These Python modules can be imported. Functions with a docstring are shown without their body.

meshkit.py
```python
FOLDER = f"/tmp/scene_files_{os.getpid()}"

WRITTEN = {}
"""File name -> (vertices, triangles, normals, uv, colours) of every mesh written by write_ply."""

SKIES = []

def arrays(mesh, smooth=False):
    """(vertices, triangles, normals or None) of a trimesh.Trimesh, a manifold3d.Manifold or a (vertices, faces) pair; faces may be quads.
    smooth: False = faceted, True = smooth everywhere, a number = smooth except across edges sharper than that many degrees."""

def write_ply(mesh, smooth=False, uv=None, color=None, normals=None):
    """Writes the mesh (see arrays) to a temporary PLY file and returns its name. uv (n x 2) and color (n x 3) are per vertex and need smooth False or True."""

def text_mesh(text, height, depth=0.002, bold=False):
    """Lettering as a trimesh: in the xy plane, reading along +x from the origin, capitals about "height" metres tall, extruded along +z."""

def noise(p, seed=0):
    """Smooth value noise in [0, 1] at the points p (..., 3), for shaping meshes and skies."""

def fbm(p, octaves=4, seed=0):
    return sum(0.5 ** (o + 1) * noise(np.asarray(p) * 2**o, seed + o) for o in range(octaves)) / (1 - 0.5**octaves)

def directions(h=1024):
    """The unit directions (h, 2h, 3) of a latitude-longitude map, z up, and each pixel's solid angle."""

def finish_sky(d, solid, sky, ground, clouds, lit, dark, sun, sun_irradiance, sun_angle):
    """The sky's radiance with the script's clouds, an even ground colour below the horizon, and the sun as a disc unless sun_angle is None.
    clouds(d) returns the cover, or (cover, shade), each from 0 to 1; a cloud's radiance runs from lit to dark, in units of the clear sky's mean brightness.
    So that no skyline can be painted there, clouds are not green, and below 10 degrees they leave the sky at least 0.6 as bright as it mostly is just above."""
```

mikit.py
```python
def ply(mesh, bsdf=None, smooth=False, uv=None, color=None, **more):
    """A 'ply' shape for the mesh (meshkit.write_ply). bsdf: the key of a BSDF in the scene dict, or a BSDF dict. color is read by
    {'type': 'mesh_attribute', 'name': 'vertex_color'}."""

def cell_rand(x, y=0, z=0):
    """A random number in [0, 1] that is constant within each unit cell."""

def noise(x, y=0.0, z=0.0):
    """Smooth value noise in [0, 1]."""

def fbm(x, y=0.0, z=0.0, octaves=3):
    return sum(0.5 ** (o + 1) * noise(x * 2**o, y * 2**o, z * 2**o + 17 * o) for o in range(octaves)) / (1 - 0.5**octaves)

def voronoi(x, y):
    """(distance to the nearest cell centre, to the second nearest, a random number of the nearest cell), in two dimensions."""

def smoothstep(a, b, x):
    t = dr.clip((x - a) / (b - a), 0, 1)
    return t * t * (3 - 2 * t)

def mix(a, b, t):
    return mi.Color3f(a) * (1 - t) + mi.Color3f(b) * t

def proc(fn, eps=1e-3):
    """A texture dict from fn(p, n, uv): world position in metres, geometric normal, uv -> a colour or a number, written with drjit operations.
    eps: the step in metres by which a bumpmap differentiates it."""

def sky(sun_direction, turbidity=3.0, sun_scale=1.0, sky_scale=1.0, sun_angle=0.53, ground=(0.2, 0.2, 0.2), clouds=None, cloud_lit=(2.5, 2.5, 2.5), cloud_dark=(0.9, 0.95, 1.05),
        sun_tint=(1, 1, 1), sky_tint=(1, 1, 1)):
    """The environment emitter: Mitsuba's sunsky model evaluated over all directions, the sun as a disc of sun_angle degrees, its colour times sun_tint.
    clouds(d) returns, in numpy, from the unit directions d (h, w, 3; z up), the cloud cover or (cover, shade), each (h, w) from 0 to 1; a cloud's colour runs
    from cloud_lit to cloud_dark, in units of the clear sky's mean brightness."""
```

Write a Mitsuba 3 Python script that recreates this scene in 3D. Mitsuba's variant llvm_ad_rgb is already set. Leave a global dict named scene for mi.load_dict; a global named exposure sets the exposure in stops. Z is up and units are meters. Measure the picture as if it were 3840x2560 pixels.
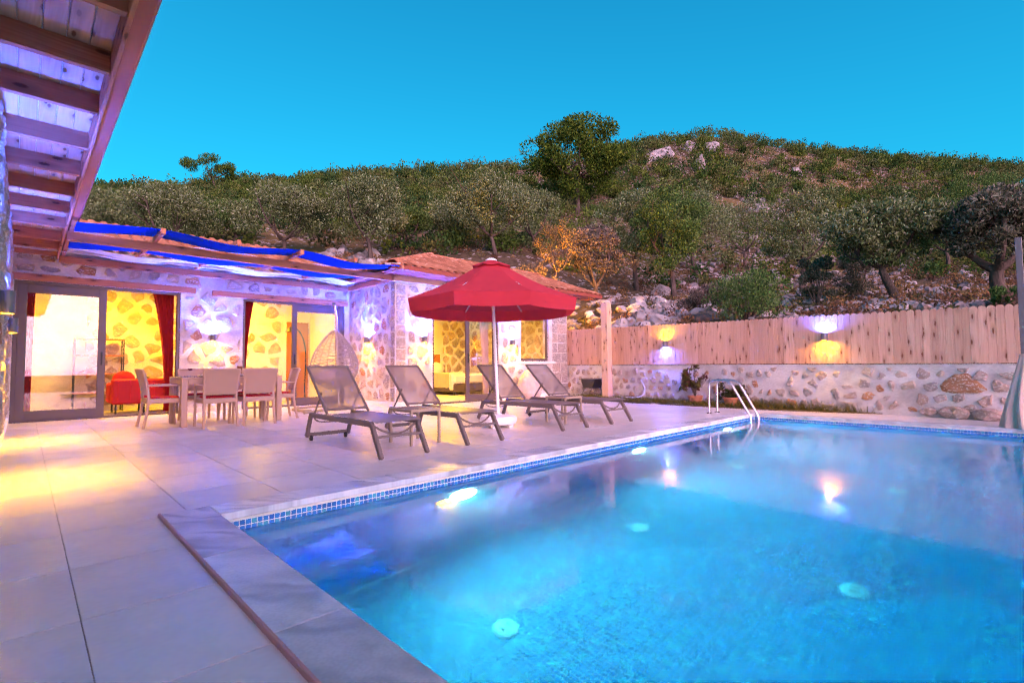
import math, random
import numpy as np, trimesh, drjit as dr, mitsuba as mi
import mikit, meshkit
from mikit import noise, fbm, voronoi, cell_rand, smoothstep, mix
from shapely.geometry import Polygon, MultiPolygon, box as sbox, Point
from shapely import affinity, unary_union
from scipy.spatial import Voronoi, cKDTree
from scipy.interpolate import RBFInterpolator

T = mi.ScalarTransform4f
scene, labels = {}, {}
rng = np.random.default_rng(7)
PI = math.pi

# ------------------------------------------------------------------ camera, sky, exposure
FPX, W_PX, H_PX, EYE = 1881.7, 3840.0, 2560.0, 0.9           # from the vanishing points of the photograph
YAW, PITCH, ROLL = np.radians([45.798, 2.762, -0.492])
FW = np.array([np.cos(YAW) * np.cos(PITCH), np.sin(YAW) * np.cos(PITCH), np.sin(PITCH)])
RT0 = np.array([np.sin(YAW), -np.cos(YAW), 0.0]); UP0 = np.cross(RT0, FW)
RT = RT0 * np.cos(ROLL) + UP0 * np.sin(ROLL); UP = -RT0 * np.sin(ROLL) + UP0 * np.cos(ROLL)
CAM = np.array([0.0, 0.0, EYE])
scene['camera'] = {'type': 'perspective', 'fov': 2 * math.degrees(math.atan(W_PX / 2 / FPX)), 'fov_axis': 'x', 'near_clip': 0.05, 'far_clip': 3000.0,
                   'to_world': T().look_at(origin=CAM.tolist(), target=(CAM + FW).tolist(), up=UP.tolist())}
exposure = 6.15
# dusk: the sun is just down over the sea, right behind the camera; its afterglow is a wide warm patch of sky
SUN = np.array([-0.36, -0.92, 0.15])
scene['sky'] = {**mikit.sky(SUN, turbidity=3.0, sun_scale=0.21, sky_scale=0.150, sun_angle=74.0, sun_tint=(0.84, 0.60, 2.9), sky_tint=(0.05, 0.90, 1.30), ground=(0.12, 0.11, 0.11)), 'sampling_weight': 12.0}
AMBER, BLUE, ROOM = np.array([1.0, 0.46, 0.002]), np.array([0.035, 0.09, 1.0]), np.array([1.0, 0.52, 0.006])
P_AMBER, P_BLUE, P_ROOM, P_POOL, P_TREE = 60.0, 430.0, 1.15, 11.0, 700.0
POOL_TINT = np.array([0.25, 0.92, 1.0])

def pixel_ray(x, y):
    return FW + RT * (x - 1920) / FPX - UP * (y - 1280) / FPX
def at_depth(x, y, d):            # used to survey the hill: a point of the photograph at a distance along the view
    return CAM + pixel_ray(x, y) * d

# ------------------------------------------------------------------ bookkeeping
used = {}
def numbered(name):
    used[name] = used.get(name, -1) + 1
    return name if used[name] == 0 else f"{name}_{used[name]:03d}"
def thing(name, label, cat, group=None):
    k = numbered(name); labels[k] = {'label': label, 'category': cat}
    if group: labels[k]['group'] = group
    return k
def part(parent, name, mesh, bsdf, smooth=False, uv=None, color=None, label=None, kind=None, **more):
    k = numbered(parent + '__' + name)
    scene[k] = mikit.ply(mesh, bsdf, smooth=smooth, uv=uv, color=color, **more)
    if label or kind:
        labels[k] = {}
        if label: labels[k]['label'] = label
        if kind: labels[k]['kind'] = kind
    return k
def single(name, mesh, bsdf, label=None, cat=None, group=None, kind=None, **more):
    k = numbered(name); scene[k] = mikit.ply(mesh, bsdf, **more)
    labels[k] = {a: b for a, b in (('label', label), ('category', cat), ('group', group), ('kind', kind)) if b}
    return k

# ------------------------------------------------------------------ mesh helpers
def mk(v, f): return trimesh.Trimesh(np.asarray(v, float), np.asarray(f, int), process=False)
def cat(ms): return trimesh.util.concatenate([m for m in ms if m is not None and len(m.faces)])
def bbox(x0, x1, y0, y1, z0, z1, b=0.0):
    if b <= 0:
        m = trimesh.creation.box(extents=(x1 - x0, y1 - y0, z1 - z0)); m.apply_translation(((x0 + x1) / 2, (y0 + y1) / 2, (z0 + z1) / 2)); return m
    h = np.array([x1 - x0, y1 - y0, z1 - z0]) / 2; c = np.array([x0 + x1, y0 + y1, z0 + z1]) / 2; b = min(b, h.min() * 0.8)
    pts = []
    for s in np.ndindex(2, 2, 2):
        s = np.array(s) * 2 - 1
        for k in range(3):
            d = np.full(3, b); d[k] = 0; pts.append(c + s * (h - d))
    return trimesh.convex.convex_hull(np.array(pts))
def frame_of(d, up=(0, 0, 1)):
    d = np.asarray(d, float); d = d / np.linalg.norm(d)
    up = np.asarray(up, float)
    if abs(d @ up) > 0.98: up = np.array([1.0, 0, 0])
    s = np.cross(d, up); s /= np.linalg.norm(s); return d, s, np.cross(s, d)
def bar(p, q, w, h, up=(0, 0, 1), b=0.003):
    p, q = np.asarray(p, float), np.asarray(q, float)
    d, s, u = frame_of(q - p, up); L = np.linalg.norm(q - p)
    m = bbox(0, L, -w / 2, w / 2, -h / 2, h / 2, b)
    M = np.eye(4); M[:3, 0], M[:3, 1], M[:3, 2], M[:3, 3] = d, s, u, p
    m.apply_transform(M); return m
def bar_uv(m, p, q, seed, up=(0, 0, 1)):
    p, q = np.asarray(p, float), np.asarray(q, float); d, s, u = frame_of(q - p, up); r = m.vertices - p
    return np.stack([seed * 10 + 5 + r @ s + 0.8 * (r @ u), r @ d], 1)
def sweep(points, r, sides=8, caps=True):
    p = np.asarray(points, float); n = len(p); r = np.broadcast_to(r, (n,))
    t = np.gradient(p, axis=0); t /= np.linalg.norm(t, axis=1, keepdims=True) + 1e-12
    a = np.cross(t[0], [0, 0, 1.0]);
    if np.linalg.norm(a) < 0.1: a = np.cross(t[0], [1.0, 0, 0])
    A = []
    for k in range(n):
        a = a - t[k] * (a @ t[k]); a /= np.linalg.norm(a); A.append(a)
    A = np.array(A); B = np.cross(t, A); g = np.arange(sides) * 2 * PI / sides
    v = p[:, None] + r[:, None, None] * (np.cos(g)[None, :, None] * A[:, None] + np.sin(g)[None, :, None] * B[:, None])
    f = []
    for i in range(n - 1):
        for j in range(sides):
            k = (j + 1) % sides; a0, a1, b0, b1 = i * sides + j, i * sides + k, (i + 1) * sides + j, (i + 1) * sides + k
            f += [[a0, a1, b1], [a0, b1, b0]]
    v = v.reshape(-1, 3)
    if caps:
        c0, c1 = len(v), len(v) + 1; v = np.vstack([v, p[0], p[-1]])
        for j in range(sides):
            k = (j + 1) % sides; f += [[c0, k, j], [c1, (n - 1) * sides + j, (n - 1) * sides + k]]
    return mk(v, f)
def lathe(profile, n=24, axis_at=(0, 0, 0)):
    pr = np.asarray(profile, float); g = np.arange(n) * 2 * PI / n
    v = np.stack([pr[:, None, 0] * np.cos(g), pr[:, None, 0] * np.sin(g), np.repeat(pr[:, 1:2], n, 1)], -1).reshape(-1, 3) + np.asarray(axis_at, float)
    f = []
    for i in range(len(pr) - 1):
        for j in range(n):
            k = (j + 1) % n; f += [[i * n + j, i * n + k, (i + 1) * n + k], [i * n + j, (i + 1) * n + k, (i + 1) * n + j]]
    return mk(v, f)
def spline(pts, n=24):
    from scipy.interpolate import CubicSpline
    p = np.asarray(pts, float); s = np.r_[0, np.cumsum(np.linalg.norm(np.diff(p, axis=0), axis=1))]
    return CubicSpline(s, p)(np.linspace(0, s[-1], n))
def fillet(pts, r, n=6):
    p = np.asarray(pts, float); out = [p[0]]
    for i in range(1, len(p) - 1):
        a, b = p[i - 1] - p[i], p[i + 1] - p[i]; la, lb = np.linalg.norm(a), np.linalg.norm(b); k = min(r, la * 0.48, lb * 0.48)
        s, e = p[i] + a / la * k, p[i] + b / lb * k
        for t in np.linspace(0, 1, n): out.append((1 - t) ** 2 * s + 2 * t * (1 - t) * p[i] + t * t * e)
    return np.array(out + [p[-1]])
def grid_mesh(P):               # P (n, m, 3)
    n, m = P.shape[:2]; i, j = np.meshgrid(np.arange(n - 1), np.arange(m - 1), indexing='ij'); a = (i * m + j).ravel()
    f = np.vstack([np.stack([a, a + m, a + m + 1], 1), np.stack([a, a + m + 1, a + 1], 1)])
    return mk(P.reshape(-1, 3), f)
def thick_grid(P, N, t):        # a sheet of thickness t
    a = grid_mesh(P); b = grid_mesh(P - np.asarray(N) * t); b.invert()
    n, m = P.shape[:2]; idx = np.arange(n * m).reshape(n, m)
    rim = np.r_[idx[0], idx[1:, -1], idx[-1, -2::-1], idx[-2:0:-1, 0]]; k = n * m
    f = []
    for x, y in zip(rim, np.roll(rim, -1)): f += [[x, x + k, y + k], [x, y + k, y]]
    return mk(np.vstack([a.vertices, b.vertices]), np.vstack([a.faces, b.faces + k, f]))
def extrude(poly, h):
    return cat([trimesh.creation.extrude_polygon(g, h, engine='earcut') for g in getattr(poly, 'geoms', [poly]) if g.area > 1e-6])
def to_frame(m, O, S, U, N):    # local x, y, z -> S, U, N at O
    M = np.eye(4); M[:3, 0], M[:3, 1], M[:3, 2], M[:3, 3] = S, U, N, O
    m.apply_transform(M)
    if np.linalg.det(M[:3, :3]) < 0: m.invert()
    return m

# ------------------------------------------------------------------ materials
def rgb(*c): return {'type': 'rgb', 'value': list(map(float, c))}
def prin(color, rough=0.6, **k):
    return {'type': 'twosided', 'bsdf': {'type': 'principled', 'base_color': color, 'roughness': rough, 'specular': k.pop('specular', 0.4), **k}}
def bump(inner, fn, scale=1.0, eps=2e-3):
    return {'type': 'twosided', 'bsdf': {'type': 'bumpmap', 'arbitrary': {**mikit.proc(fn, eps)}, 'scale': scale, 'bsdf': inner}}
def diff(color): return {'type': 'twosided', 'bsdf': {'type': 'diffuse', 'reflectance': color}}

def mortar_c(p, n, uv):
    a = fbm(p.x * 3 + 7, p.y * 3, p.z * 3, 3); b = noise(p.x * 40, p.y * 40, p.z * 40)
    return mix((0.50, 0.45, 0.40), (0.74, 0.70, 0.65), smoothstep(0.25, 0.7, a)) * (0.86 + 0.2 * b)
def mortar_h(p, n, uv): return 0.014 * fbm(p.x * 9, p.y * 9, p.z * 9, 3) + 0.007 * noise(p.x * 70, p.y * 70, p.z * 70)
scene['mortar'] = bump({'type': 'diffuse', 'reflectance': mikit.proc(mortar_c)}, mortar_h)
def stone_c(p, n, uv):
    a = fbm(p.x * 11 + uv.x * 31, p.y * 11, p.z * 11 + uv.y * 17, 3); b = fbm(p.x * 45, p.y * 45, p.z * 45, 2)
    k = uv.x
    base = mix((0.42, 0.32, 0.26), (0.33, 0.29, 0.27), smoothstep(0.45, 0.55, k))
    base = mix(base, (0.48, 0.39, 0.30), smoothstep(0.66, 0.72, k)); base = mix(base, (0.40, 0.19, 0.095), smoothstep(0.86, 0.9, k))
    base = base * (0.62 + 0.75 * a)
    return mix(base, (0.64, 0.59, 0.53), smoothstep(0.54, 0.66, b) * 0.7)
def stone_h(p, n, uv): return 0.022 * fbm(p.x * 16, p.y * 16, p.z * 16, 3) + 0.010 * noise(p.x * 80, p.y * 80, p.z * 80)
scene['stone'] = bump({'type': 'diffuse', 'reflectance': mikit.proc(stone_c)}, stone_h)
def wood_fn(lo, hi, knot):
    def f(p, n, uv):
        idn = dr.floor(uv.x / 10); a = uv.x - idn * 10; l = uv.y
        tone = cell_rand(idn, 3, 1)
        wob = fbm(l * 1.7 + idn * 3.1, a * 4, idn, 2)
        g = noise((a + 0.06 * wob) * 95, l * 2.2, idn * 1.7); g2 = noise((a + 0.03 * wob) * 260, l * 6, idn)
        c = mix(lo, hi, dr.clip(0.25 + 0.5 * tone + 0.45 * (g - 0.5) + 0.2 * (g2 - 0.5), 0, 1))
        d, d2, r = voronoi(a * 9 + idn * 5.3, l * 2.6 + idn * 2.2)
        k = (1 - smoothstep(0.06, 0.17, d)) * smoothstep(0.52, 0.54, r)
        k2 = (1 - smoothstep(0.1, 0.42, d)) * smoothstep(0.52, 0.54, r) * 0.35
        return mix(c, knot, dr.maximum(k, k2))
    return f
scene['fence_wood'] = prin(mikit.proc(wood_fn((0.47, 0.25, 0.16), (0.70, 0.44, 0.31), (0.20, 0.08, 0.035))), 0.75, specular=0.2)
scene['eave_wood'] = prin(mikit.proc(wood_fn((0.36, 0.125, 0.055), (0.56, 0.24, 0.125), (0.10, 0.03, 0.015))), 0.6, specular=0.3)
scene['plank_wood'] = prin(mikit.proc(wood_fn((0.50, 0.30, 0.18), (0.66, 0.46, 0.31), (0.16, 0.07, 0.03))), 0.65, specular=0.25)
def tile_c(p, n, uv):
    a = fbm(p.x * 1.6 + uv.x * 40, p.y * 1.6 + uv.x * 11, 3.0, 3); b = noise(p.x * 60, p.y * 60, uv.x * 9)
    c = fbm(p.x * 9, p.y * 9 + uv.x * 20, 1.0, 2)
    return mix((0.52, 0.48, 0.46), (0.63, 0.60, 0.585), a) * (0.90 + 0.07 * b + 0.10 * c) * (0.95 + 0.08 * uv.y)
def tile_r(p, n, uv): return 0.24 + 0.22 * fbm(p.x * 5, p.y * 5, 0.0, 3)
scene['deck_tile'] = prin(mikit.proc(tile_c), mikit.proc(tile_r), specular=0.5)
def grout_c(p, n, uv): return mix((0.22, 0.19, 0.18), (0.36, 0.33, 0.31), fbm(p.x * 8, p.y * 8, 0.0, 2))
scene['grout'] = prin(mikit.proc(grout_c), 0.9)
def marble_c(p, n, uv):
    q = p.x * 0.8 + p.y * 0.6; w = fbm(p.x * 5 + uv.x * 23, p.y * 5, uv.x * 7, 3)
    v = noise((q + 0.22 * w) * 22 + uv.x * 50, (p.y * 0.8 - p.x * 0.6) * 4, uv.x * 3); s = noise(p.x * 130, p.y * 130, 0.0)
    c = mix((0.30, 0.31, 0.34), (0.60, 0.60, 0.62), smoothstep(0.2, 0.75, 0.55 * v + 0.55 * w))
    return c * (0.72 + 0.45 * uv.y) * (0.93 + 0.12 * s)
scene['marble'] = prin(mikit.proc(marble_c), 0.32, specular=0.5)
scene['marble_edge'] = prin(mikit.proc(lambda p, n, uv: mix((0.58, 0.55, 0.46), (0.76, 0.74, 0.66), fbm(p.x * 14, p.y * 14, p.z * 30, 3))), 0.55)
scene['edge_strip'] = prin(rgb(0.42, 0.22, 0.22), 0.6)
def mosaic_c(p, n, uv):
    b = mix((0.008, 0.10, 0.36), (0.015, 0.20, 0.50), uv.x); b = mix(b, (0.05, 0.30, 0.42), smoothstep(0.80, 0.84, uv.x))
    return b * (0.8 + 0.4 * uv.y)
scene['mosaic'] = prin(mikit.proc(mosaic_c), 0.45, specular=0.3)
scene['pool_grout'] = prin(rgb(0.74, 0.76, 0.76), 0.8)
scene['steel'] = {'type': 'roughconductor', 'material': 'Cr', 'alpha': 0.13, 'distribution': 'ggx'}
scene['white_plastic'] = prin(rgb(0.78, 0.78, 0.76), 0.4)
scene['frame_metal'] = prin(rgb(0.105, 0.078, 0.078), 0.38, metallic=0.1)
scene['lounger_metal'] = prin(rgb(0.155, 0.125, 0.11), 0.42)
scene['table_metal'] = prin(rgb(0.34, 0.27, 0.19), 0.42)
scene['chair_plastic'] = prin(rgb(0.45, 0.31, 0.22), 0.5)
def weave_h(p, n, uv): return 0.0022 * (dr.sin(uv.x * 420) * dr.sin(uv.y * 420))
scene['woven_plastic'] = bump({'type': 'principled', 'base_color': rgb(0.44, 0.30, 0.21), 'roughness': 0.5}, weave_h, 1.0, 5e-4)
scene['sling'] = {'type': 'mask', 'opacity': 0.66, 'bsdf': prin(rgb(0.17, 0.135, 0.125), 0.7)}
scene['sling_seat'] = {'type': 'mask', 'opacity': 0.93, 'bsdf': prin(rgb(0.17, 0.135, 0.135), 0.36)}
scene['black_plastic'] = prin(rgb(0.02, 0.02, 0.022), 0.45)
scene['lamp_body'] = prin(rgb(0.16, 0.145, 0.15), 0.4, metallic=0.3)
scene['umbrella_red'] = {'type': 'principledthin', 'base_color': rgb(0.58, 0.055, 0.075), 'roughness': 0.55, 'diff_trans': 0.75, 'spec_trans': 0.0, 'sheen': 1.0, 'sheen_tint': 0.15}
scene['red_velvet'] = prin(rgb(0.40, 0.012, 0.015), 0.75, sheen=0.6)
scene['red_cushion'] = prin(rgb(0.5, 0.015, 0.02), 0.8)
scene['blue_cloth'] = {'type': 'principledthin', 'base_color': rgb(0.010, 0.055, 0.62), 'roughness': 0.8, 'diff_trans': 0.35, 'spec_trans': 0.0}
scene['white_cloth'] = {'type': 'principledthin', 'base_color': rgb(0.72, 0.70, 0.70), 'roughness': 0.8, 'diff_trans': 0.4, 'spec_trans': 0.0}
scene['tan_cloth'] = prin(mikit.proc(lambda p, n, uv: mix((0.50, 0.34, 0.29), (0.62, 0.48, 0.38), fbm(p.x * 20, p.y * 20, p.z * 5, 2))), 0.85)
scene['plaster'] = prin(mikit.proc(lambda p, n, uv: mix((0.66, 0.62, 0.55), (0.75, 0.72, 0.66), fbm(p.x * 2, p.y * 2, p.z * 2, 3))), 0.85)
scene['door_wood'] = prin(mikit.proc(wood_fn((0.34, 0.12, 0.03), (0.5, 0.2, 0.06), (0.2, 0.06, 0.02))), 0.5)
scene['pane'] = {'type': 'thindielectric', 'int_ior': 1.62}
scene['clear_glass'] = {'type': 'thindielectric', 'int_ior': 1.5}
scene['wine'] = prin(rgb(0.10, 0.004, 0.012), 0.15)
scene['amber_glass'] = prin(rgb(0.20, 0.07, 0.03), 0.2)
def roof_c(p, n, uv):
    a = fbm(p.x * 7, p.y * 7, p.z * 7 + uv.x * 9, 3)
    c = mix((0.27, 0.095, 0.045), (0.46, 0.185, 0.095), uv.x); c = mix(c, (0.50, 0.36, 0.28), smoothstep(0.62, 0.8, a) * 0.6)
    return c * (0.75 + 0.5 * a)
scene['roof_tile'] = prin(mikit.proc(roof_c), 0.8)
scene['cement'] = prin(mikit.proc(lambda p, n, uv: mix((0.42, 0.38, 0.34), (0.64, 0.60, 0.55), fbm(p.x * 9, p.y * 9, p.z * 9, 3))), 0.9)
scene['gutter_paint'] = prin(rgb(0.30, 0.075, 0.05), 0.38)
scene['wicker'] = prin(rgb(0.34, 0.28, 0.26), 0.6)
scene['terracotta'] = prin(mikit.proc(lambda p, n, uv: mix((0.34, 0.13, 0.07), (0.48, 0.2, 0.11), fbm(p.x * 12, p.y * 12, p.z * 12, 2))), 0.8)
scene['bark'] = bump({'type': 'diffuse', 'reflectance': mikit.proc(lambda p, n, uv: mix((0.045, 0.034, 0.028), (0.15, 0.12, 0.10), fbm(p.x * 6, p.y * 6, p.z * 2.5, 3)))}, lambda p, n, uv: 0.05 * fbm(p.x * 14, p.y * 14, p.z * 4, 2), 1.0, 4e-3)
scene['leaf'] = {'type': 'principledthin', 'base_color': {'type': 'mesh_attribute', 'name': 'vertex_color'}, 'roughness': 0.6, 'diff_trans': 0.35, 'spec_trans': 0.0}
def soil_c(p, n, uv):
    a = fbm(p.x * 0.35, p.y * 0.35, 0.0, 3); b = fbm(p.x * 2.2, p.y * 2.2, 5.0, 3); g = noise(p.x * 9, p.y * 9, p.z * 9)
    c = mix((0.075, 0.058, 0.036), (0.135, 0.105, 0.068), b); c = mix(c, (0.19, 0.14, 0.055), smoothstep(0.48, 0.66, a) * 0.7)
    d, d2, r = voronoi(p.x * 2.6 + b, p.y * 2.6)
    return mix(c, mi.Color3f(0.40, 0.37, 0.34) * (0.5 + 0.6 * r), (1 - smoothstep(0.18, 0.34, d)) * smoothstep(0.55, 0.6, r)) * (0.7 + 0.55 * g)
scene['soil'] = bump({'type': 'diffuse', 'reflectance': mikit.proc(soil_c)}, lambda p, n, uv: 0.25 * fbm(p.x * 3, p.y * 3, p.z * 3, 3), 1.0, 2e-2)
def rock_c(p, n, uv):
    a = fbm(p.x * 1.3, p.y * 1.3, p.z * 1.3, 4); b = fbm(p.x * 7, p.y * 7, p.z * 3, 2)
    c = mix((0.15, 0.145, 0.145), (0.42, 0.40, 0.39), smoothstep(0.3, 0.7, a)); c = mix(c, (0.36, 0.20, 0.12), smoothstep(0.58, 0.75, b) * 0.6)
    return c * (0.7 + 0.5 * uv.x)
scene['rock'] = bump({'type': 'diffuse', 'reflectance': mikit.proc(rock_c)}, lambda p, n, uv: 0.12 * fbm(p.x * 5, p.y * 5, p.z * 5, 3), 1.0, 1e-2)

# ================================================================== the place (x runs along the pool, y from the pool to the house, z up)
PU0, PU1, PV0, PV1 = 0.885, 9.42, -0.28, 3.47          # inside of the pool
CU0, CU1, CV0, CV1 = 0.625, 9.66, -0.55, 3.735         # outside of its coping
WATER_Z, POOL_Z = -0.105, -1.65
VF, UW, VW, UE = 12.0, 5.9, 9.786, 11.87               # house front, wing side, wing front, wing end
FP0, FP1 = np.array([10.54, 0.1]), np.array([11.95, 10.2])      # foot of the garden wall
FD = (FP1 - FP0) / np.linalg.norm(FP1 - FP0); FN = np.array([-FD[1], FD[0]])      # along it, and towards the pool
def fence_pt(s, off, z): q = FP0 + FD * s + FN * off; return np.array([q[0], q[1], z])
def wall_top(s): return 0.865 + 0.004 * s
def fence_top(s): return 1.75 + 0.0225 * s

# ------------------------------------------------------------------ terrace of large tiles
GRASS_EDGE = [(10.55, 9.0), (10.36, 7.4), (10.26, 6.5), (10.27, 5.0), (10.33, 3.5), (10.52, 2.6), (10.80, 1.72)]
deck = Polygon([(-0.2, -3.0), (10.2, -3.0), (10.8, 1.72)] + GRASS_EDGE[::-1][1:] + [(11.2, 9.2), (11.87, VW), (UW, VW), (UW, VF), (-0.2, VF)])
deck = deck.difference(sbox(CU0, CV0, CU1, CV1))
slab = extrude(deck, 0.1); slab.apply_translation((0, 0, -0.105)); scene['terrace'] = mikit.ply(slab, 'grout'); labels['terrace'] = {'kind': 'structure'}
tiles = []
for i in range(-2, 21):
    for j in range(-9, 17):
        x0, y0 = 0.172 + 0.597 * i, 2.41 + 0.645 * j
        g = sbox(x0 + 0.002, y0 + 0.002, x0 + 0.595, y0 + 0.643).intersection(deck.buffer(-0.002))
        for q in getattr(g, 'geoms', [g]):
            if q.area > 0.004: tiles.append((np.hypot(*q.centroid.coords[0]), q))
tiles.sort(key=lambda t: t[0])
def slab_piece(q, z0, z1, c=0.0015):
    q = q.simplify(1e-4); lo = extrude(q, z1 - c - z0); lo.apply_translation((0, 0, z0))
    top = extrude(q.buffer(-c, join_style=2), c); top.apply_translation((0, 0, z1 - c)); return cat([lo, top])
rest = []
for k, (d, q) in enumerate(tiles):
    m = slab_piece(q, -0.004, 0.0005 * rng.random()); uv = np.tile(rng.random(2), (len(m.vertices), 1))
    if k < 290: part('terrace', 'tile', m, 'deck_tile', uv=uv)
    else: rest.append((m, uv))
if rest: part('terrace', 'tile', cat([m for m, _ in rest]), 'deck_tile', uv=np.vstack([u for _, u in rest]), kind='stuff')

# ------------------------------------------------------------------ pool
pool = thing('swimming_pool', 'long blue mosaic pool with grey marble coping beside the terrace', 'swimming pool')
def coping(x0, x1, y0, y1):
    m = bbox(x0, x1, y0, y1, -0.033, 0.012, 0.003); uv = np.tile(rng.random(2), (len(m.vertices), 1)); part(pool, 'coping_slab', m, 'marble', uv=uv)
def run(a, b, first, L, joint=0.0025):
    out, x = [], a; nxt = a + first
    while x < b - 0.02: out.append((x + joint / 2, min(nxt, b) - joint / 2)); x = nxt; nxt = x + L * rng.uniform(0.9, 1.05)
    return out
for a, b in run(CV0, CV1, 0.4, 1.02): coping(CU0, PU0, a, b)
coping(CU0 + 0.26 + 0.0015, 2.15, PV1, CV1)
for a, b in run(2.15, CU1, 1.3, 1.3): coping(a, b, PV1, CV1)
for a, b in run(CV0, PV1, 1.1, 1.25): coping(PU1, CU1, a, b)
for a, b in run(PU0, PU1, 1.2, 1.3): coping(a, b, CV0, PV0)
part(pool, 'edge_strip', bbox(CU0 - 0.016, CU0 - 0.001, -2.9, CV1, -0.02, 0.020, 0.003), 'edge_strip')
part(pool, 'coping_lip', bbox(PU0, PU1, PV1 - 0.006, PV1 + 0.03, -0.046, -0.034, 0.002), 'marble_edge')
part(pool, 'coping_lip', bbox(PU1 - 0.006, PU1 + 0.03, PV0, PV1 - 0.007, -0.046, -0.034, 0.002), 'marble_edge')
shell = [bbox(PU0 - 0.2, PU1 + 0.2, PV0 - 0.2, PV1 + 0.2, POOL_Z - 0.2, POOL_Z), bbox(PU0, PU1, PV1 + 0.002, PV1 + 0.2, POOL_Z, -0.047), bbox(PU0, PU1, PV0 - 0.2, PV0, POOL_Z, -0.035),
         bbox(PU0 - 0.2, PU0, PV0 - 0.2, PV1 + 0.2, POOL_Z, -0.035), bbox(PU1 + 0.002, PU1 + 0.2, PV0 - 0.2, PV1 + 0.2, POOL_Z, -0.047)]
basin = part(pool, 'basin', cat(shell), 'pool_grout')
PT, GR, TH = 0.035, 0.0052, 0.003
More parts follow.
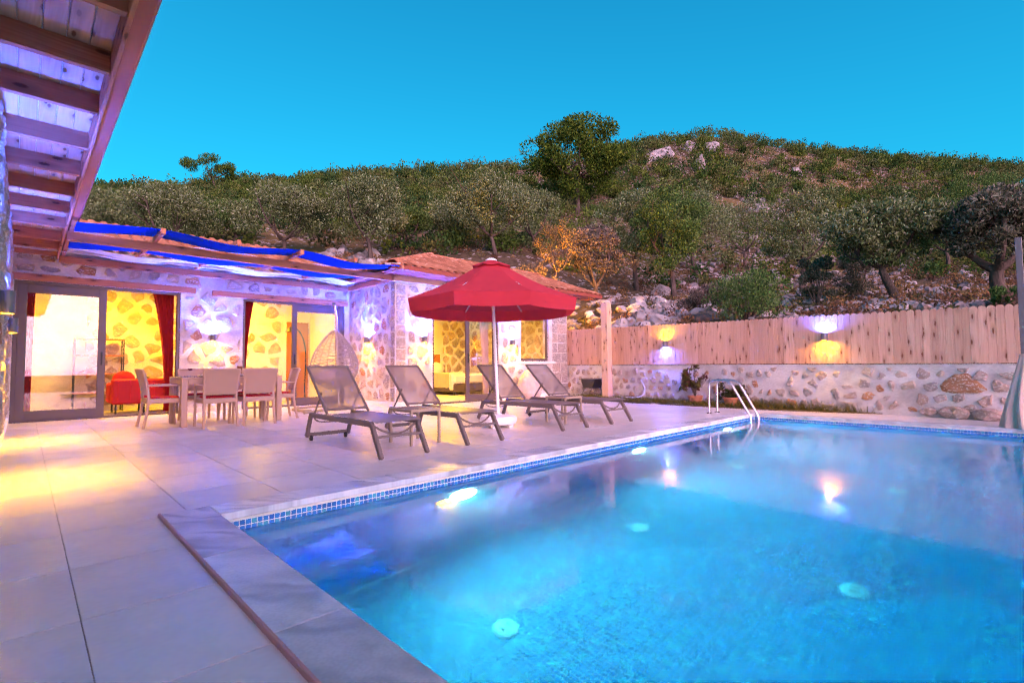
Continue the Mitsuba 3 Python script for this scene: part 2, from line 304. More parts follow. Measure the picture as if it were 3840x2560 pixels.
def mosaic(O, A, B, N, na, nb, skip=None):     # tiles as shallow frustums; returns mesh, uv
    i, j = np.meshgrid(np.arange(na), np.arange(nb), indexing='ij'); i, j = i.ravel(), j.ravel()
    if skip is not None: keep = ~skip(i, j); i, j = i[keep], j[keep]
    O, A, B, N = (np.asarray(v, float) for v in (O, A, B, N)); w = PT - GR; c = 0.0012
    loc = [(0, 0, 0), (w, 0, 0), (w, w, 0), (0, w, 0), (c, c, TH), (w - c, c, TH), (w - c, w - c, TH), (c, w - c, TH)]
    base = O + np.outer(i * PT + GR / 2, A) + np.outer(j * PT + GR / 2, B)
    v = np.stack([base + A * x + B * y + N * z for x, y, z in loc], 1)
    f = np.array([[4, 5, 6], [4, 6, 7], [0, 1, 5], [0, 5, 4], [1, 2, 6], [1, 6, 5], [2, 3, 7], [2, 7, 6], [3, 0, 4], [3, 4, 7]])
    if np.dot(np.cross(A, B), N) < 0: f = f[:, ::-1]
    F = (f[None] + 8 * np.arange(len(i))[:, None, None]).reshape(-1, 3)
    return mk(v.reshape(-1, 3), F), np.repeat(rng.random((len(i), 2)), 8, 0)
nu, nv, nz = int((PU1 - PU0) / PT), int((PV1 - PV0) / PT), int((-0.047 - POOL_Z) / PT)
band = 150
ms = [mosaic((PU0, PV1, -0.047), (1, 0, 0), (0, 0, -1), (0, -1, 0), nu, nz, lambda i, j: (j < 2) & (i < band)),
      mosaic((PU1, PV1, -0.047), (0, -1, 0), (0, 0, -1), (-1, 0, 0), nv, nz), mosaic((PU0, PV0, -0.047), (1, 0, 0), (0, 0, -1), (0, 1, 0), nu, nz),
      mosaic((PU0, PV1, POOL_Z), (1, 0, 0), (0, -1, 0), (0, 0, 1), nu, nv)]
part(pool, 'mosaic_lining', cat([m for m, _ in ms]), 'mosaic', uv=np.vstack([u for _, u in ms]), kind='stuff')
m0, u0 = mosaic((PU0, PV1, -0.047), (1, 0, 0), (0, 0, -1), (0, -1, 0), band, 2)
for k in range(band * 2): part(basin, 'tile', mk(m0.vertices[k * 8:k * 8 + 8], m0.faces[:10]), 'mosaic', uv=u0[k * 8:k * 8 + 8])
for (x, y) in [(2.30, 2.45), (4.15, 0.90), (4.10, 2.55), (6.60, 1.0), (6.6, 2.65), (9.0, 1.1), (9.0, 2.5)]:
    d = part(pool, 'floor_inlet', lathe([(0, 0.022), (0.07, 0.020), (0.088, 0.010), (0.092, 0.0)], 28, (x, y, POOL_Z + TH)), 'white_plastic', smooth=40)
    for s in (-1, 1): part(d, 'slot', bbox(x + s * 0.028 - 0.006, x + s * 0.028 + 0.006, y - 0.022, y + 0.022, POOL_Z + TH + 0.021, POOL_Z + TH + 0.0245), 'black_plastic')
for x in (2.75, 5.55, 8.2):
    c = np.array([x, PV1, -0.47]); fr = dict(O=c, S=(1, 0, 0), U=(0, 0, 1), N=(0, -1, 0))
    l = part(pool, 'pool_light', to_frame(lathe([(0.12, 0.0), (0.175, 0.0), (0.175, 0.022), (0.16, 0.03), (0.145, 0.03), (0.14, 0.012)], 32), **fr), 'white_plastic', smooth=40)
    lens = to_frame(lathe([(0.0, 0.034), (0.07, 0.030), (0.137, 0.016)], 32), **fr)
    lens.fix_normals()
    if lens.face_normals[:, 1].mean() > 0: lens.invert()
    part(l, 'lens', lens, 'white_plastic', emitter={'type': 'area', 'sampling_weight': 4.0, 'radiance': rgb(*(P_POOL * POOL_TINT))})
wx, wy = np.meshgrid(np.linspace(PU0, PU1, 140), np.linspace(PV0, PV1 - 0.002, 64), indexing='ij')
wz = WATER_Z + 0.0011 * (meshkit.fbm(np.stack([wx * 2.2, wy * 2.2, wx * 0], -1), 2) - 0.5)
WATER_MEDIUM = True
water = {**mikit.ply(grid_mesh(np.stack([wx, wy, wz], -1)), {'type': 'roughdielectric', 'distribution': 'ggx', 'alpha': 0.004, 'int_ior': 1.333, 'ext_ior': 1.0}, smooth=True)}
if WATER_MEDIUM:
    scene['pool_water_medium'] = {'type': 'homogeneous', 'albedo': rgb(0.05, 0.74, 0.80), 'sigma_t': rgb(0.34, 0.045, 0.035), 'phase': {'type': 'hg', 'g': 0.6}}
    water['interior'] = {'type': 'ref', 'id': 'pool_water_medium'}
scene['water'] = water; labels['water'] = {'kind': 'structure'}

ladder = thing('pool_ladder', 'polished steel pool ladder at the far corner of the pool', 'ladder')
def rail(u):
    return fillet([(u, 4.10, 0.0), (u, 4.10, 0.60), (u, 3.72, 0.60), (u, 3.37, -0.02), (u, 3.37, -0.16), (u, 3.44, -0.42), (u, 3.44, -1.2)], 0.13, 7)
for u in (9.0, 9.34):
    r = part(ladder, 'rail', sweep(rail(u), 0.021, 12), 'steel', smooth=50)
    part(r, 'flange', lathe([(0.0, 0.012), (0.024, 0.012), (0.05, 0.005), (0.052, 0.0)], 20, (u, 4.10, 0.0)), 'steel', smooth=40)
for z in (-0.30, -0.58, -0.86): part(ladder, 'tread', bbox(9.0, 9.34, 3.38, 3.445, z - 0.012, z + 0.012, 0.005), 'steel')

# ------------------------------------------------------------------ stonework
def stones_in(region, cell, aspect=1.35, gap=0.035, seed=0, jit=0.36, drop=0.06, n=13):
    r = np.random.default_rng(seed); x0, y0, x1, y1 = region.bounds; cx, cy = cell * aspect, cell
    pts = []
    for j in range(-2, int((y1 - y0) / cy) + 3):
        for i in range(-2, int((x1 - x0) / cx) + 3):
            pts.append((x0 + (i + 0.5 * (j % 2) + r.uniform(-jit, jit)) * cx, y0 + (j + 0.5 + r.uniform(-jit, jit)) * cy))
    vor = Voronoi(np.array(pts)); out = []
    for k in range(len(pts)):
        reg = vor.regions[vor.point_region[k]]
        if not reg or -1 in reg or r.random() < drop: continue
        g = Polygon(vor.vertices[reg]).intersection(region)
        if g.is_empty or g.geom_type != 'Polygon': continue
        g = g.buffer(-gap * r.uniform(0.8, 1.55)).buffer(-0.015).buffer(0.015)
        if g.is_empty or g.geom_type != 'Polygon' or g.area < 0.0035: continue
        c = np.array(g.centroid.coords[0]); L = g.exterior.length; o = []
        for q in np.arange(n) / n:
            p = np.array(g.exterior.interpolate(((q + r.uniform(-0.3, 0.3) / n) % 1) * L).coords[0]); o.append(c + (p - c) * r.uniform(0.80, 1.08))
        o = np.array(o)
        if Polygon(o).is_valid: out.append((c, o))
    return out
def stone_mesh(c, o, O, S, N, r, proud=0.018):
    n = len(o); h = proud * r.uniform(0.6, 1.3); rows = [(1.02, -0.02), (1.0, h * 0.45), (0.8, h * 0.95)]
    v = []
    for k, (s, z) in enumerate(rows):
        q = c + (o - c) * s; zz = z + (r.uniform(-0.35, 0.35, n) * h if k else np.zeros(n)); v += [(a, b, w) for (a, b), w in zip(q, zz)]
    v.append((*c, h * r.uniform(0.85, 1.3))); v = np.array(v); f = []
    for k in range(2):
        for i in range(n):
            j = (i + 1) % n; a, b, d, e = k * n + i, k * n + j, (k + 1) * n + j, (k + 1) * n + i; f += [[a, b, d], [a, d, e]]
    for i in range(n): f.append([2 * n + i, 2 * n + (i + 1) % n, 3 * n])
    S, N = np.asarray(S, float), np.asarray(N, float); U = np.array([0, 0, 1.0])
    P = np.asarray(O, float) + np.outer(v[:, 0], S) + np.outer(v[:, 1], U) + np.outer(v[:, 2], N)
    m = mk(P, f)
    if np.dot(np.cross(S, U), N) < 0: m.invert()
    return m
def stone_wall(parent, name, poly, O, S, N, thick, cell, seed, region=None, proud=0.018, **k):
    S3, N3 = np.asarray(S, float), np.asarray(N, float)
    m = extrude(poly, thick); m = to_frame(m, np.asarray(O, float) - N3 * thick, S3, (0, 0, 1), N3)
    w = part(parent, name, m, 'mortar'); r = np.random.default_rng(seed + 50)
    for c, o in stones_in(region if region is not None else poly, cell, seed=seed, **k):
        sm = stone_mesh(c, o, O, S3, N3, r, proud); part(w, 'stone', sm, 'stone', uv=np.tile(r.random(2), (len(sm.vertices), 1)), smooth=False)
    return w
def block_rows(w, O, S, N, x0, x1, z0, z1, h, seed):      # dressed quoins
    r = np.random.default_rng(seed); z = z0
    while z < z1 - 0.1:
        hh = min(h * r.uniform(0.85, 1.15), z1 - z); x = x0
        while x < x1 - 0.05:
            ww = min(r.uniform(0.22, 0.42), x1 - x)
            if x1 - x - ww < 0.1: ww = x1 - x
            q = np.array([(x, z), (x + ww / 2, z), (x + ww, z), (x + ww, z + hh / 2), (x + ww, z + hh), (x + ww / 2, z + hh), (x, z + hh), (x, z + hh / 2)])
            c = q.mean(0); q = c + (q - c) * (1 - np.array([0.03, 0.024]) / np.array([ww, hh]) * 1.0) + r.uniform(-0.005, 0.005, q.shape)
            sm = stone_mesh(c, q, O, S, N, r, 0.012); part(w, 'stone', sm, 'stone', uv=np.tile([r.uniform(0.4, 0.75), r.random()], (len(sm.vertices), 1))); x += ww
        z += hh

house = thing('stone_house', 'long stone house with two sliding glass doors, behind the dining table', 'house')
D1, D2 = (-0.155, 2.262, 2.445), (3.43, 5.78, 2.43)
front = sbox(-0.2, 0, UW, 2.98).difference(unary_union([sbox(D1[0], -1, D1[1], D1[2]), sbox(D2[0], -1, D2[1], D2[2])]))
keep = front.difference(unary_union([sbox(-0.2, 2.44, 2.53, 2.565), sbox(2.80, 2.42, 5.85, 2.55), sbox(-1, -1, 9, 0.10)])).buffer(-0.012)
stone_wall(house, 'front_wall', front, (0, VF, 0), (1, 0, 0), (0, -1, 0), 0.30, 0.27, 11, region=keep, gap=0.040)
sidep = sbox(-2.0, 0, VF, 3.02); keep = sbox(3.5, 0.12, 11.95, 2.95)
stone_wall(house, 'side_wall', sidep, (-0.2, 0, 0), (0, 1, 0), (1, 0, 0), 0.30, 0.30, 12, region=keep, gap=0.04, proud=0.03)
part(house, 'skirting', bbox(-0.2 + 0.001, -0.2 + 0.035, -2, VF - 0.04, 0.001, 0.10, 0.004), 'plaster')
part(house, 'skirting', bbox(D1[1] + 0.01, D2[0] - 0.01, VF - 0.03, VF - 0.001, 0.001, 0.10, 0.004), 'plaster')
def wood_part(parent, name, p, q, w, h, mat='eave_wood', up=(0, 0, 1), b=0.004, **k):
    m = bar(p, q, w, h, up, b); return part(parent, name, m, mat, uv=bar_uv(m, p, q, rng.integers(1, 90), up), **k)
wood_part(house, 'lintel', (-0.19, VF - 0.02, 2.505), (2.515, VF - 0.02, 2.505), 0.09, 0.115)
wood_part(house, 'lintel', (2.82, VF - 0.02, 2.487), (5.835, VF - 0.02, 2.487), 0.09, 0.115)
# eave of the side building: level rafters, planks, fascia, box gutter
for v in (-1.6, -0.75, 0.1, 0.95, 1.8, 2.62, 3.45, 4.24, 4.98, 5.86, 6.72, 7.58, 8.45, 9.36, 10.35, 11.10, 11.80):
    wood_part(house, 'rafter', (-0.2, v, 2.955), (0.362, v, 2.955), 0.055, 0.15)
for k in range(5):
    a = -0.2 + 0.113 * k
    for s, e in ((-2.0, 1.81), (1.812, 5.87), (5.872, 9.35), (9.352, 11.97)):
        wood_part(house, 'ceiling_plank', (a + 0.056, s, 3.042), (a + 0.056, e, 3.042), 0.108, 0.02, 'plank_wood', b=0.003)
wood_part(house, 'fascia', (0.376, -2, 2.953), (0.376, 11.97, 2.953), 0.026, 0.185)
gp = [(0.391, 3.06), (0.391, 2.985), (0.40, 2.975), (0.49, 2.975), (0.505, 2.985), (0.512, 3.02), (0.512, 3.055), (0.525, 3.062), (0.525, 3.078), (0.515, 3.078), (0.506, 3.062), (0.506, 3.03), (0.50, 2.993), (0.488, 2.983), (0.403, 2.983), (0.397, 2.99), (0.397, 3.06)]
def extr_profile(p, y0, y1):      # x, z profile along y
    m = extrude(Polygon(p), y1 - y0); return to_frame(m, (0, y1, 0), (1, 0, 0), (0, 0, 1), (0, -1, 0))
part(house, 'gutter', extr_profile(gp, -2, 9.4), 'gutter_paint')
part(house, 'roof', grid_mesh(np.array([[(0.46, -2.2, 3.10), (0.46, 11.9, 3.10)], [(-3.4, -2.2, 4.55), (-3.4, 11.9, 4.55)]], float)), 'roof_tile', uv=np.full((4, 2), 0.4))
part(house, 'roof_deck', bbox(-3.0, 0.40, -2.0, 11.97, 3.055, 3.075), 'plaster')
# main roof, half-round tiles
def roof_tile(L, r, n=6):
    g = np.linspace(0.05 * PI, 0.95 * PI, n); v = []
    for y, k in ((0, 1.0), (L, 0.86)): v += [(-r * k * np.cos(a), y, r * k * np.sin(a) * 0.8) for a in g]
    for y, k in ((0, 1.0),): v += [(-(r - 0.014) * np.cos(a), y, (r - 0.014) * np.sin(a) * 0.8 - 0.004) for a in g]
    f = []
    for i in range(n - 1): f += [[i, i + 1, n + i + 1], [i, n + i + 1, n + i], [2 * n + i, 2 * n + i + 1, i + 1], [2 * n + i, i + 1, i]]
    m = mk(v, f)
    if m.face_normals[0, 2] < 0: m.invert()
    return m
def roof_face(eave0, along, upv, nrm, n_col, n_row, pitch, step, inside, jit=0.006):
    base = roof_tile(step * 1.22, pitch * 0.46); out = []
    for j in range(n_row):
        for i in range(n_col):
            o = np.asarray(eave0, float) + along * (i + 0.5) * pitch + upv * (j * step)
            if not inside(o + upv * step * 0.5): continue
            m = base.copy(); to_frame(m, o + nrm * (0.012 + rng.uniform(0, jit)), along, upv + nrm * 0.05, nrm); out.append((np.linalg.norm(o - CAM), m, np.tile([rng.random(), 0.5], (len(m.vertices), 1))))
    return out
SL = 0.36; ca = 1 / math.hypot(1, SL); sa = SL * ca
upf, nf = np.array([0, ca, sa]), np.array([0, -sa, ca])
mt = roof_face((-0.2, 11.55, 3.0), np.array([1.0, 0, 0]), upf, nf, 32, 10, 0.225, 0.37, lambda o: o[0] < 7.2)
roof = part(house, 'roof', cat([bbox(-0.2, 7.1, 11.56, 11.6, 2.93, 2.985), grid_mesh(np.array([[(-0.2, 11.55, 2.995), (7.1, 11.55, 2.995)], [(-0.2, 15.0, 4.237), (7.1, 15.0, 4.237)], [(-0.2, 18.6, 2.95), (7.1, 18.6, 2.95)]], float))]), 'cement')
part(roof, 'tile_cover', cat([m for _, m, _ in mt]), 'roof_tile', uv=np.vstack([u for _, _, u in mt]), smooth=False, kind='stuff')
ridge = [to_frame(roof_tile(0.44, 0.13), (x, 15.0, 4.22), (0, 1, 0), (1, 0, 0.02), (0, 0, 1)) for x in np.arange(-0.3, 7.2, 0.36)]
part(roof, 'ridge_cover', cat(ridge), 'roof_tile', uv=np.full((sum(len(m.vertices) for m in ridge), 2), 0.6), kind='stuff')

def slider(parent, name, x0, x1, z1, y, mid, closed_left, z0=0.0, fw=0.055):
    d = part(parent, name, cat([bbox(x0, x0 + fw, y, y + 0.10, z0, z1, 0.003), bbox(x1 - fw, x1, y, y + 0.10, z0, z1, 0.003), bbox(x0 + fw, x1 - fw, y + 0.001, y + 0.099, z1 - fw, z1, 0.003), bbox(x0 + fw, x1 - fw, y + 0.002, y + 0.098, z0 + 0.001, z0 + 0.035, 0.003)]), 'frame_metal')
    a, b = (x0 + fw, mid) if closed_left else (mid, x1 - fw); yy = y + 0.004; s = 0.115
    part(d, 'sash', cat([bbox(a, a + s, yy, yy + 0.045, z0 + 0.036, z1 - fw - 0.002, 0.004), bbox(b - s, b, yy, yy + 0.045, z0 + 0.036, z1 - fw - 0.002, 0.004), bbox(a + s, b - s, yy + 0.001, yy + 0.044, z1 - fw - 0.002 - 0.15, z1 - fw - 0.003, 0.004), bbox(a + s, b - s, yy + 0.001, yy + 0.044, z0 + 0.037, z0 + 0.19, 0.004)]), 'frame_metal')
    part(d, 'pane', grid_mesh(np.array([[(a + s - 0.01, yy + 0.022, z0 + 0.18), (b - s + 0.01, yy + 0.022, z0 + 0.18)], [(a + s - 0.01, yy + 0.022, z1 - fw - 0.14), (b - s + 0.01, yy + 0.022, z1 - fw - 0.14)]], float)), 'pane')
    hx = b - s / 2 if closed_left else a + s / 2
    part(d, 'handle', cat([bbox(hx - 0.012, hx + 0.012, yy - 0.035, yy - 0.022, 0.98, 1.22, 0.004), bbox(hx - 0.01, hx + 0.01, yy - 0.024, yy + 0.001, 1.0, 1.025), bbox(hx - 0.01, hx + 0.01, yy - 0.024, yy + 0.001, 1.175, 1.2)]), 'black_plastic')
    return d
slider(house, 'sliding_door', D1[0], D1[1], D1[2], VF + 0.03, 1.09, True)
slider(house, 'sliding_door', D2[0], D2[1], D2[2], VF + 0.03, 4.50, False)
# living room inside
part(house, 'room_wall', cat([bbox(-0.5, 6.05, 14.2, 14.35, 0, 2.75), bbox(-0.4, -0.2, VF + 0.3, 14.2, 0, 2.75), bbox(5.80, 5.88, VF + 0.3, 14.2, 0, 2.75)]), 'plaster')
w = stone_wall(house, 'inner_wall', sbox(-0.15, 0.02, 5.08, 2.72), (0, 14.2, 0), (1, 0, 0), (0, -1, 0), 0.05, 0.30, 21, region=sbox(0.9, 0.05, 5.06, 2.7), gap=0.038, drop=0.1)
part(house, 'room_ceiling', bbox(-0.4, 6.05, VF + 0.3, 14.35, 2.75, 2.85), 'plaster')
part(house, 'room_floor', bbox(-0.2, 5.9, VF, 14.2, -0.10, -0.004), 'grout')
dr_ = part(house, 'inner_door', bbox(5.16, 5.74, 14.15, 14.199, 0, 2.15, 0.006), 'door_wood', uv=np.tile([5.2, 0.5], (len(bbox(5.16, 5.74, 14.15, 14.199, 0, 2.15, 0.006).vertices), 1)))

wing = thing('guest_wing', 'stone wing with tiled hip roof and bedroom door, right of the dining terrace', 'house')
stone_wall(wing, 'side_wall', sbox(VW, 0, VF, 2.98), (UW, 0, 0), (0, 1, 0), (-1, 0, 0), 0.20, 0.27, 31, region=sbox(VW + 0.2, 0.11, VF - 0.02, 2.85), aspect=1.25, gap=0.042)
D3, WN = (6.905, 9.02, 2.30), (9.86, 11.03, 1.02, 2.28)
fw_ = sbox(UW, 0, UE, 2.95).difference(unary_union([sbox(D3[0], -1, D3[1], D3[2]), sbox(WN[0], WN[2], WN[1], WN[3])]))
keep = sbox(UW + 0.28, 0.11, 11.12, 2.80).difference(unary_union([sbox(D3[0] - 0.05, -1, D3[1] + 0.05, D3[2] + 0.05), sbox(WN[0] - 0.07, WN[2] - 0.14, WN[1] + 0.12, WN[3] + 0.08)]))
wf = stone_wall(wing, 'front_wall', fw_, (0, VW, 0), (1, 0, 0), (0, -1, 0), 0.25, 0.27, 32, region=keep, gap=0.042)
block_rows(wf, (0, VW, 0), (1, 0, 0), (0, -1, 0), 11.16, UE, 0.05, 2.8, 0.29, 5)
block_rows(wf, (0, VW, 0), (1, 0, 0), (0, -1, 0), UW + 0.01, UW + 0.27, 0.12, 2.75, 0.30, 6)
block_rows(scene and wing + '__side_wall', (UW, 0, 0), (0, 1, 0), (-1, 0, 0), VW + 0.01, VW + 0.2, 0.12, 2.8, 0.30, 7)
part(wing, 'skirting', bbox(UW - 0.03, UW - 0.001, VW - 0.03, VF - 0.03, 0.001, 0.105, 0.004), 'plaster')
part(wing, 'skirting', bbox(UW + 0.0, D3[0] - 0.005, VW - 0.03, VW - 0.001, 0.001, 0.105, 0.004), 'plaster')
part(wing, 'skirting', bbox(D3[1] + 0.005, UE, VW - 0.03, VW - 0.001, 0.001, 0.105, 0.004), 'plaster')
part(wing, 'end_wall', bbox(UE - 0.25, UE - 0.002, VW + 0.25, 15.4, 0, 2.95), 'mortar')
slider(wing, 'sliding_door', D3[0], D3[1], D3[2], VW + 0.03, 7.94, False)
wd = part(wing, 'window', cat([bbox(WN[0], WN[0] + 0.05, VW + 0.06, VW + 0.12, WN[2], WN[3], 0.003), bbox(WN[1] - 0.05, WN[1], VW + 0.06, VW + 0.12, WN[2], WN[3], 0.003), bbox(WN[0] + 0.05, WN[1] - 0.05, VW + 0.061, VW + 0.119, WN[2], WN[2] + 0.075, 0.003), bbox(WN[0] + 0.05, WN[1] - 0.05, VW + 0.061, VW + 0.119, WN[3] - 0.05, WN[3], 0.003)]), 'frame_metal')
part(wd, 'pane', grid_mesh(np.array([[(WN[0] + 0.04, VW + 0.09, WN[2] + 0.06), (WN[1] - 0.04, VW + 0.09, WN[2] + 0.06)], [(WN[0] + 0.04, VW + 0.09, WN[3] - 0.04), (WN[1] - 0.04, VW + 0.09, WN[3] - 0.04)]], float)), 'pane')
part(wd, 'sill', bbox(WN[0] - 0.08, WN[1] + 0.24, VW - 0.05, VW + 0.055, WN[2] - 0.075, WN[2] - 0.003, 0.006), 'plaster')
part(wing, 'room_wall', cat([bbox(6.11, 11.6, 14.2, 14.35, 0, 2.75), bbox(6.105, 6.15, VW + 0.3, 14.2, 0, 2.75)]), 'plaster')
stone_wall(wing, 'inner_wall', sbox(10.35, 0.02, 11.58, 2.72), (0, 14.2, 0), (1, 0, 0), (0, -1, 0), 0.04, 0.30, 41, region=sbox(10.4, 0.05, 11.55, 2.7), gap=0.03)
stone_wall(wing, 'inner_wall', sbox(10.1, 0.02, 14.15, 2.72), (11.6, 0, 0), (0, 1, 0), (-1, 0, 0), 0.04, 0.30, 42, region=sbox(10.2, 0.05, 14.1, 2.7), gap=0.03)
part(wing, 'room_ceiling', bbox(6.11, 11.6, VW + 0.26, 14.35, 2.75, 2.85), 'plaster')
part(wing, 'room_floor', bbox(6.1, 11.6, VW + 0.001, 14.2, -0.1, -0.004), 'deck_tile', uv=np.full((8, 2), 0.5))
# wing roof
wood_part(wing, 'wall_plate', (5.82, VW - 0.045, 2.875), (12.45, VW - 0.045, 2.875), 0.075, 0.14, 'plank_wood')
part(wing, 'soffit', bbox(5.50, 12.85, 9.28, VW - 0.002, 2.948, 2.965), 'gutter_paint')
part(wing, 'soffit', bbox(5.50, UW - 0.002, VW, 11.5, 2.950, 2.967), 'gutter_paint')
gut = to_frame(extrude(affinity.translate(Polygon([(a - 0.39, b) for a, b in gp]), 0, 0), 7.4), (5.42, 9.27, -0.03), (0, -1, 0), (0, 0, 1), (1, 0, 0))
part(wing, 'gutter', gut, 'gutter_paint')
upl, nl = np.array([ca, 0, sa]), np.array([-sa, 0, ca])
wt = roof_face((5.45, 9.22, 3.02), np.array([1.0, 0, 0]), upf, nf, 33, 9, 0.225, 0.37, lambda o: o[0] - 5.45 > (o[1] - 9.22) + 0.05)
wt.sort(key=lambda t: t[0])
core = mk([(5.45, 9.22, 3.005), (12.88, 9.22, 3.005), (12.88, 12.2, 4.078), (8.43, 12.2, 4.078), (5.45, 15.4, 3.005), (12.88, 15.4, 3.005)], [[0, 1, 2], [0, 2, 3], [0, 3, 4], [3, 2, 5], [3, 5, 4]])
wr = part(wing, 'roof', core, 'cement')
for k, (d, m, u) in enumerate(wt[:240]): part(wr, 'roof_tile', m, 'roof_tile', uv=u)
rest = wt[240:] + roof_face((5.45, 15.2, 3.02), np.array([0, -1.0, 0]), upl, nl, 27, 8, 0.225, 0.37, lambda o: (o[1] - 9.22) > (o[0] - 5.45) + 0.05 and 15.4 - o[1] > o[0] - 5.45)
part(wr, 'tile_cover', cat([m for _, m, _ in rest]), 'roof_tile', uv=np.vstack([u for _, _, u in rest]), kind='stuff')
h0, h1 = np.array([5.5, 9.26, 3.05]), np.array([8.45, 12.2, 4.12]); hd = (h1 - h0) / np.linalg.norm(h1 - h0); hs = np.cross(hd, [0, 0, 1]); hs /= np.linalg.norm(hs)
part(wr, 'hip_bed', bar(h0 - (0, 0, 0.02), h1 - (0, 0, 0.02), 0.30, 0.10), 'cement')
for k, s in enumerate(np.arange(0, np.linalg.norm(h1 - h0), 0.33)):
    m = to_frame(roof_tile(0.42, 0.14), h0 + hd * s + (0, 0, 0.01 + 0.004 * (k % 2)), hs, hd + np.array([0, 0, 0.03]), np.cross(hs, hd)); part(wr, 'ridge_tile', m, 'roof_tile', uv=np.tile([rng.random(), 0.5], (len(m.vertices), 1)))
part(wr, 'ridge_bed', bar((8.4, 12.2, 4.09), (12.9, 12.2, 4.09), 0.30, 0.10), 'cement')
for k, x in enumerate(np.arange(8.4, 12.9, 0.34)):
    m = to_frame(roof_tile(0.42, 0.13), (x, 12.2, 4.12 + 0.004 * (k % 2)), (0, 1, 0), (1, 0, 0.02), (0, 0, 1)); part(wr, 'ridge_tile', m, 'roof_tile', uv=np.tile([rng.random(), 0.5], (len(m.vertices), 1)))

# ------------------------------------------------------------------ pergola with woven cloth strips
pg = thing('pergola', 'timber pergola over the dining table with blue and white cloth strips', 'pergola')
wood_part(pg, 'beam', (0.40, VF - 0.06, 2.865), (5.83, VF - 0.06, 2.865), 0.08, 0.12)
wood_part(pg, 'beam', (0.40, 9.80, 2.865), (5.80, 9.80, 2.865), 0.09, 0.13)
wood_part(pg, 'beam', (UW - 0.06, 9.86, 2.865), (UW - 0.06, VF - 0.11, 2.865), 0.07, 0.12)
RU = [0.45, 1.46, 2.50, 3.54, 4.57, 5.62]
for u in RU: wood_part(pg, 'rafter', (u, 9.02, 2.975), (u, 11.93, 2.975), 0.06, 0.085)
def strip(v0, v1, phase, mat, amp=0.040):
    u = np.linspace(0.47, 5.66, 90); w = np.linspace(v0, v1, 7); U_, V_ = np.meshgrid(u, w, indexing='ij')
    z = 2.975 + amp * np.cos(PI * (U_ - 1.46) / 1.04 + phase) + 0.012 * (meshkit.noise(np.stack([U_ * 2.5, V_ * 5, U_ * 0 + v0], -1)) - 0.5) - 0.01
    P = np.stack([U_, V_ + 0.02 * np.sin(U_ * 2.3 + v0), z], -1)
    return part(pg, 'cloth_strip', thick_grid(P, (0, 0, 1), 0.004), mat, smooth=60)
strip(9.06, 9.68, 0, 'blue_cloth'); strip(9.92, 10.46, PI, 'white_cloth'); strip(10.55, 11.10, 0, 'blue_cloth'); strip(11.20, 11.78, PI, 'white_cloth')

# ------------------------------------------------------------------ garden wall and picket fence
gw = thing('garden_wall', 'low stone retaining wall under the picket fence, behind the pool', 'wall')
WL = 9.85
gpoly = Polygon([(-2.5, -0.05), (WL, -0.05), (WL, wall_top(WL)), (-2.5, wall_top(-2.5))])
O3 = np.array([FP0[0], FP0[1], 0.0]); S3 = np.array([FD[0], FD[1], 0]); N3 = np.array([FN[0], FN[1], 0])
stone_wall(gw, 'masonry', gpoly, O3, S3, N3, 0.35, 0.185, 61, region=Polygon([(-1.2, 0.03), (WL - 0.02, 0.03), (WL - 0.02, wall_top(WL) - 0.03), (-1.2, 0.83)]), aspect=1.35, gap=0.034, proud=0.026, drop=0.08)
big = stone_mesh(np.array([0.66, 0.56]), np.array([(0.36, 0.47), (0.45, 0.42), (0.60, 0.41), (0.78, 0.40), (0.90, 0.43), (0.93, 0.52), (0.85, 0.62), (0.74, 0.70), (0.58, 0.72), (0.47, 0.60)]), O3, S3, N3, np.random.default_rng(3), 0.06)
for (a, b, c_, d) in ((0.18, 0.0, 0.36, 0.18), (0.58, 0.0, 0.36, 0.20), (0.98, 0.0, 0.22, 0.12)):
    n = 10; g = np.arange(n) * 2 * PI / n; o = np.stack([a + c_ / 2 + c_ / 2 * np.cos(g) * 1.08, 0.09 + d * 0.55 * np.sin(g)], 1)
    sm = stone_mesh(o.mean(0), o, O3, S3, N3, np.random.default_rng(int(a * 50)), 0.09); part(gw + '__masonry', 'stone', sm, 'stone', uv=np.tile([0.3, 0.4], (len(sm.vertices), 1)))
part(gw + '__masonry', 'stone', big, 'stone', uv=np.tile([0.92, 0.3], (len(big.vertices), 1)))
fe = thing('picket_fence', 'pine picket fence with rounded board tops on the low stone wall', 'fence')
s = -2.2; k = 0
while s < WL:
    w = rng.uniform(0.094, 0.108); g = w / 2 - 0.0015; zt = fence_top(s + w / 2) + rng.uniform(-0.006, 0.006); zb = wall_top(s) + 0.012
    prof = [(-g, zb), (g, zb), (g, zt - 0.045)] + [(g * math.cos(a), zt - 0.045 + 0.045 * math.sin(a)) for a in np.linspace(0.25, PI - 0.25, 6)] + [(-g, zt - 0.045)]
    m = extrude(Polygon(prof), 0.02); off = 0.01 + rng.uniform(-0.003, 0.003)
    uv = np.stack([(k * 7 % 89 + 1) * 10 + 5 + m.vertices[:, 0] + 0.6 * m.vertices[:, 2], m.vertices[:, 1]], 1)
    m = to_frame(m, fence_pt(s + w / 2, off, 0), S3, (0, 0, 1), N3)
    part(fe, 'board', m, 'fence_wood', uv=uv); s += w; k += 1
for z in (1.08, 1.62): part(fe, 'rail', bar(fence_pt(-2.2, -0.012, z), fence_pt(WL, -0.012, z + 0.15), 0.035, 0.07), 'fence_wood', uv=None)
for q in np.arange(-2, WL, 2.0): part(fe, 'post', bar(fence_pt(q, -0.065, 0.8), fence_pt(q, -0.065, 1.72), 0.07, 0.07), 'fence_wood')

